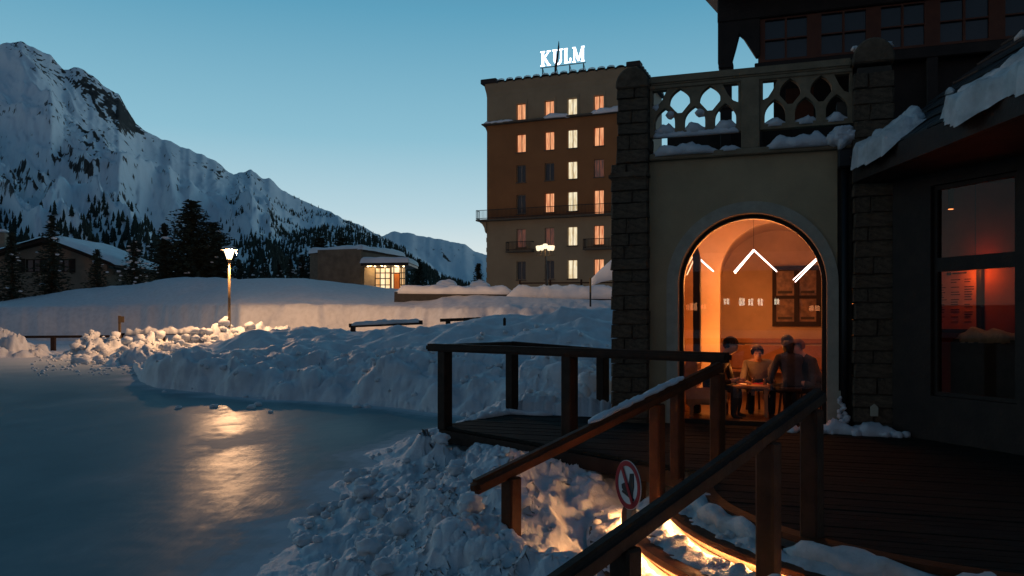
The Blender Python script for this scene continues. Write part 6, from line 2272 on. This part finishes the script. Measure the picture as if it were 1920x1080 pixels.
def person(label, loc, rz, top, trousers, lean=.25, turn=0.0, head=(.0, .12, -.04), hands=((-.18, .42, .62), (.18, .42, .62)), knees=.0, hair=None, hair_len=.0, cap=False, bun=False, legs_in=0.0):
    """seated figure; local x = its right, y = forward, z up, seat at .43"""
    root = thing('person', label, 'person', loc, 'people sitting in the cafe')
    R = Matrix.Rotation(rz, 3, 'Z')
    V_, Ed, Rd, Kd = [], [], [], []

    def add(p, r, kind, par=None):
        V_.append(Vector(p))
        Rd.append(r)
        Kd.append(kind)
        if par is not None:
            Ed.append((par, len(V_) - 1))
        return len(V_) - 1
    sL, cL = math.sin(lean), math.cos(lean)

    def tors(t, x=0, f=0):
        b = Vector((x, sL * t + cL * f, .50 + cL * t - sL * f))
        b.x += turn * t * .15
        return b
    pel = add((0, 0, .50), (.155, .125), 'leg')
    w1 = add(tors(.14), (.145, .11), 'top', pel)
    w2 = add(tors(.30, 0, .01), (.165, .125), 'top', w1)
    w3 = add(tors(.44), (.14, .10), 'top', w2)
    nk = add(tors(.53, 0, .01), (.060, .060), 'top', w3)
    hc = tors(.53) + Vector(head) + Vector((0, .02, .135))
    n2 = add(tors(.53).lerp(hc, .45), (.052, .055), 'skin', nk)
    hd = add(hc, (.078, .095), 'skin', n2)
    ht = add(hc + Vector((head[0] * .2, head[1] * .15, .085)), (.066, .080), 'skin', hd)
    fwd = Vector((0, 1, 0)) + Vector((head[0] * 1.5, 0, head[2] * 3))
    fwd.normalize()
    add(hc + fwd * .088 + UP * -.005, (.016, .018), 'skin', hd)
    add(hc + fwd * .05 + UP * -.075, (.045, .042), 'skin', hd)
    wr = []
    for sgn, hp in ((-1, hands[0]), (1, hands[1])):
        sh = add(tors(.445, sgn * .17), (.066, .066), 'top', w3)
        hp = Vector(hp)
        shp = V_[sh]
        mid = shp.lerp(hp, .5)
        L = (hp - shp).length
        bend = math.sqrt(max(.0004, (.29 ** 2) - (min(L, .57) / 2) ** 2))
        el = add(mid + Vector((sgn * .55, -.25, -.8)).normalized() * bend, (.050, .050), 'top', sh)
        fa_ = add(V_[el].lerp(hp, .55), (.042, .042), 'top', el)
        wrist = add(hp, (.028, .024), 'skin', fa_)
        dirn = (hp - V_[el]).normalized()
        palm = add(hp + dirn * .06, (.038, .020), 'skin', wrist)
        wr.append((palm, dirn, sgn))
        hipp = add((sgn * .095, .05, .49), (.098, .092), 'leg', pel)
        kn = add((sgn * (.13 + knees), .44 - legs_in, .47), (.066, .066), 'leg', hipp)
        cf = add((sgn * (.13 + knees), .44 - legs_in, .27), (.058, .060), 'leg', kn)
        an_ = add((sgn * (.13 + knees), .42 - legs_in * 1.3, .09), (.040, .042), 'leg', cf)
        add((sgn * (.14 + knees), .56 - legs_in * 1.3, .045), (.042, .036), 'shoe', an_)
    me = bpy.data.meshes.new('body')
    me.from_pydata([tuple(v) for v in V_], Ed, [])
    ob = bpy.data.objects.new('body_source', me)
    COL.objects.link(ob)
    md = ob.modifiers.new('skin', 'SKIN')
    md.use_smooth_shade = True
    for i, s in enumerate(me.skin_vertices[0].data):
        s.radius = Rd[i]
        s.use_root = (i == 0)
    sb = ob.modifiers.new('smooth', 'SUBSURF')
    sb.levels = 1
    sb.render_levels = 1
    dg = bpy.context.evaluated_depsgraph_get()
    ev = ob.evaluated_get(dg)
    out = bpy.data.meshes.new_from_object(ev)
    bpy.data.objects.remove(ob)
    vs = [v.co.copy() for v in out.vertices]
    fs = [tuple(p.vertices) for p in out.polygons]
    mb = MB()
    mb.v = [tuple(v) for v in vs]
    mb.f = fs
    nbody = len(fs)
    # fingers
    for palm, d, sgn in wr:
        c = V_[palm]
        side = d.cross(UP).normalized() * (-sgn)
        dn = side.cross(d).normalized()
        if dn.z > 0:
            dn = -dn
        for k, (off, ln) in enumerate(((-.026, .062), (-.009, .072), (.009, .068), (.026, .052))):
            b = c + side * off + d * .012
            mb.tube([b, b + d * ln * .55 + dn * .008, b + d * ln * .85 + dn * .028, b + d * ln * .95 + dn * .045], [.0095, .009, .0085, .006], 6)
        b = c - side * .03 - d * .02
        mb.tube([b, b - side * .028 + d * .025 + dn * .012, b - side * .030 + d * .055 + dn * .025], [.012, .010, .007], 6)
    # materials by nearest joint segment
    segs = [(V_[a], V_[b], Kd[b]) for a, b in Ed]
    kinds = {'skin': 0, 'top': 1, 'leg': 2, 'shoe': 3}
    ids = []
    for fi, f in enumerate(mb.f):
        if fi >= nbody:
            ids.append(0)
            continue
        c = Vector((0, 0, 0))
        for i in f:
            c += Vector(mb.v[i])
        c /= len(f)
        best, bk = 1e9, 'top'
        for a, b, k in segs:
            ab = b - a
            t = max(0, min(1, (c - a).dot(ab) / max(ab.length_squared, 1e-9)))
            dd = (c - (a + ab * t)).length
            if dd < best:
                best, bk = dd, k
        ids.append(kinds[bk])
    L0 = Vector(loc)
    off = UP * 0
    mb.v = [tuple(R @ Vector(v) + L0 + off) for v in mb.v]
    o = mb.build('body', [M_SKIN, top, trousers, M_SHOE], root, smooth=True)
    o.data.polygons.foreach_set('material_index', ids)
    # hair, eyes, brows, mouth, ears
    def head_piece(fn, name, m):
        h = MB()
        fn(h)
        h.v = [tuple(R @ Vector(v) + L0 + off) for v in h.v]
        return h.build(name, m, root, smooth=True)
    rgt = Vector((1, 0, 0))
    upv = rgt.cross(fwd).normalized()

    def eyes(h):
        for sg in (-1, 1):
            e = hc + fwd * .082 + upv * .018 + rgt * sg * .031
            h.add([e + rgt * .014, e + upv * .006 + fwd * .003, e - rgt * .014, e - upv * .006 + fwd * .003], [(0, 1, 2, 3)])
            b = e + upv * .022
            h.beam(b - rgt * .018, b + rgt * .018, .006, .006, fwd)
    head_piece(eyes, 'eyes', M_SHOE)

    def mouth(h):
        b = hc + fwd * .088 - upv * .055
        h.beam(b - rgt * .020, b + rgt * .020, .010, .010, fwd)
    head_piece(mouth, 'mouth', mat('lips', (.25, .08, .06), var=0) if 'lips' not in MATS else MATS['lips'])

    def hairf(h):
        Vv, Ff = ICO[2]
        keep = []
        pts_ = []
        for v in Vv:
            f_, u_, r_ = v[1], v[2], v[0]
            pts_.append(hc + UP * .045 + fwd * (f_ * .106 - .018) + upv * (u_ * .102) + rgt * (r_ * .092))
        for tri in Ff:
            c_ = sum((Vv[i] for i in tri), np.zeros(3)) / 3
            if c_[2] > .25 + .45 * max(0, c_[1]) or (c_[1] < .05 and c_[2] > -.55):
                keep.append(tri)
        h.add(pts_, keep)
        if hair_len > 0:
            h.tube([hc + UP * .05 - fwd * .05, hc - fwd * .075 - UP * .06, hc - fwd * .075 - UP * (.06 + hair_len)], [.085, .085, .045], 10)
        if bun:
            lump(h, hc - fwd * .10 + UP * .08, .045, 3, 1)
    head_piece(hairf, 'hair', hair)
    if cap:
        def capf(h):
            Vv, Ff = ICO[2]
            pts_ = [hc + UP * .055 + fwd * (v[1] * .114 - .012) + upv * (v[2] * .105) + rgt * (v[0] * .10) for v in Vv]
            h.add(pts_, [t for t in Ff if sum(Vv[i][2] for i in t) / 3 > .12])
            c_ = hc + UP * .07 + fwd * .09
            pl_ = [c_ + rgt * .07, c_ + rgt * .055 + fwd * .08, c_ + fwd * .10, c_ - rgt * .055 + fwd * .08, c_ - rgt * .07]
            h.add(pl_ + [p - UP * .012 for p in pl_], [(0, 1, 2, 3, 4), (9, 8, 7, 6, 5)] + [(i, (i + 1) % 5, 5 + (i + 1) % 5, 5 + i) for i in range(5)])
        head_piece(capf, 'cap', top)
    return root


M_SKIN = mat('skin', (.55, .32, .22), rough=.55, var=.06)
M_SHOE = mat('dark shoe', (.015, .013, .012), rough=.6, var=.1)
M_BLACKC = mat('black pullover', (.014, .013, .014), rough=.9, var=.3, scale=20, bump=.4)
M_GREYC = mat('grey roll neck', (.20, .18, .15), rough=.9, var=.15, scale=20, bump=.4)
M_NAVY = mat('dark jeans', (.020, .021, .026), rough=.85, var=.2, scale=15)
M_SLATEC = mat('slate jacket', (.045, .043, .045), rough=.85, var=.2, scale=15)
M_HAIRB = mat('brown hair', (.055, .026, .012), rough=.5, var=.3, scale=30)
M_HAIRD = mat('dark hair', (.014, .011, .010), rough=.45, var=.3, scale=30)
M_HAIRR = mat('chestnut hair', (.13, .050, .022), rough=.5, var=.3, scale=30)
BASE = math.atan2(E.y, E.x)     # room x axis
# facing along +s means local y -> E : rotation = BASE - 90 deg
person('person in black with a dark cap bent forward in profile at the cafe table', tuple(H(-1.66, -.85, FL - .06)), BASE - PI / 2 - .15, M_BLACKC, M_NAVY, lean=.58, head=(0, .06, -.03), hands=((-.15, .50, .56), (.10, .46, .60)), hair=M_HAIRD, cap=True)
person('person in a grey roll neck with tied brown hair reaching down over the low table', tuple(H(-.96, -1.72, FL - .10)), BASE + PI + .1, M_GREYC, M_NAVY, lean=.72, turn=.2, head=(.02, .07, -.065), hands=((-.08, .66, .44), (.16, .62, .47)), hair=M_HAIRB, bun=True)
person('person with straight dark hair seen from behind in front of the lit wall', tuple(H(-.44, -.95, FL - .08)), BASE + .45, M_SLATEC, M_NAVY, lean=.34, head=(0, .05, -.03), hands=((-.16, .36, .58), (.16, .36, .58)), hair=M_HAIRD, hair_len=.16)
person('person with short chestnut hair and dark jacket bowed near the window edge', tuple(H(-.10, -1.30, FL - .08)), BASE + PI / 2 + .5, M_SLATEC, M_NAVY, lean=.52, head=(0, .07, -.05), hands=((-.12, .40, .58), (.14, .38, .60)), hair=M_HAIRR)
# papers and drink on the table
for i, (s_, q_, lb) in enumerate(((-1.02, -1.30, 'clear tumbler of dark drink near the leaning person on the cafe table'), (-.84, -1.02, 'clear tumbler near the window side of the cafe table'))):
    tg = thing('drinking_glass', lb, 'glass', H(s_, q_, FL + .446), 'glasses on the cafe table')
    MB().lathe([(.026, .0), (.033, .10), (.030, .10), (.024, .008)], H(s_, q_, FL + .446), 12).build('tumbler', glass_mat('tumbler glass', .12, (.9, .85, .75)), tg, smooth=True)
    MB().lathe([(.022, .009), (.027, .06)], H(s_, q_, FL + .446), 12).build('drink', mat('dark drink', (.10, .03, .01), rough=.2, var=0), tg)
bk = thing('red_booklet', 'small red booklet under the leaning woman hand on the low table', 'booklet', H(-.90, -1.25, FL + .447))
MB().box(H(-.92, -1.22, FL + .452), (.16, .11, .012), .4).build('cover', mat('red cover', (.5, .03, .02), var=.1), bk)
pp = thing('paper_sheet', 'white folded paper lying on the near end of the cafe table', 'paper', H(-1.15, -1.1, FL + .447))
MB().box(H(-1.14, -1.05, FL + .451), (.20, .14, .008), .9).build('sheet', mat('white paper', (.75, .72, .66), var=.05), pp)
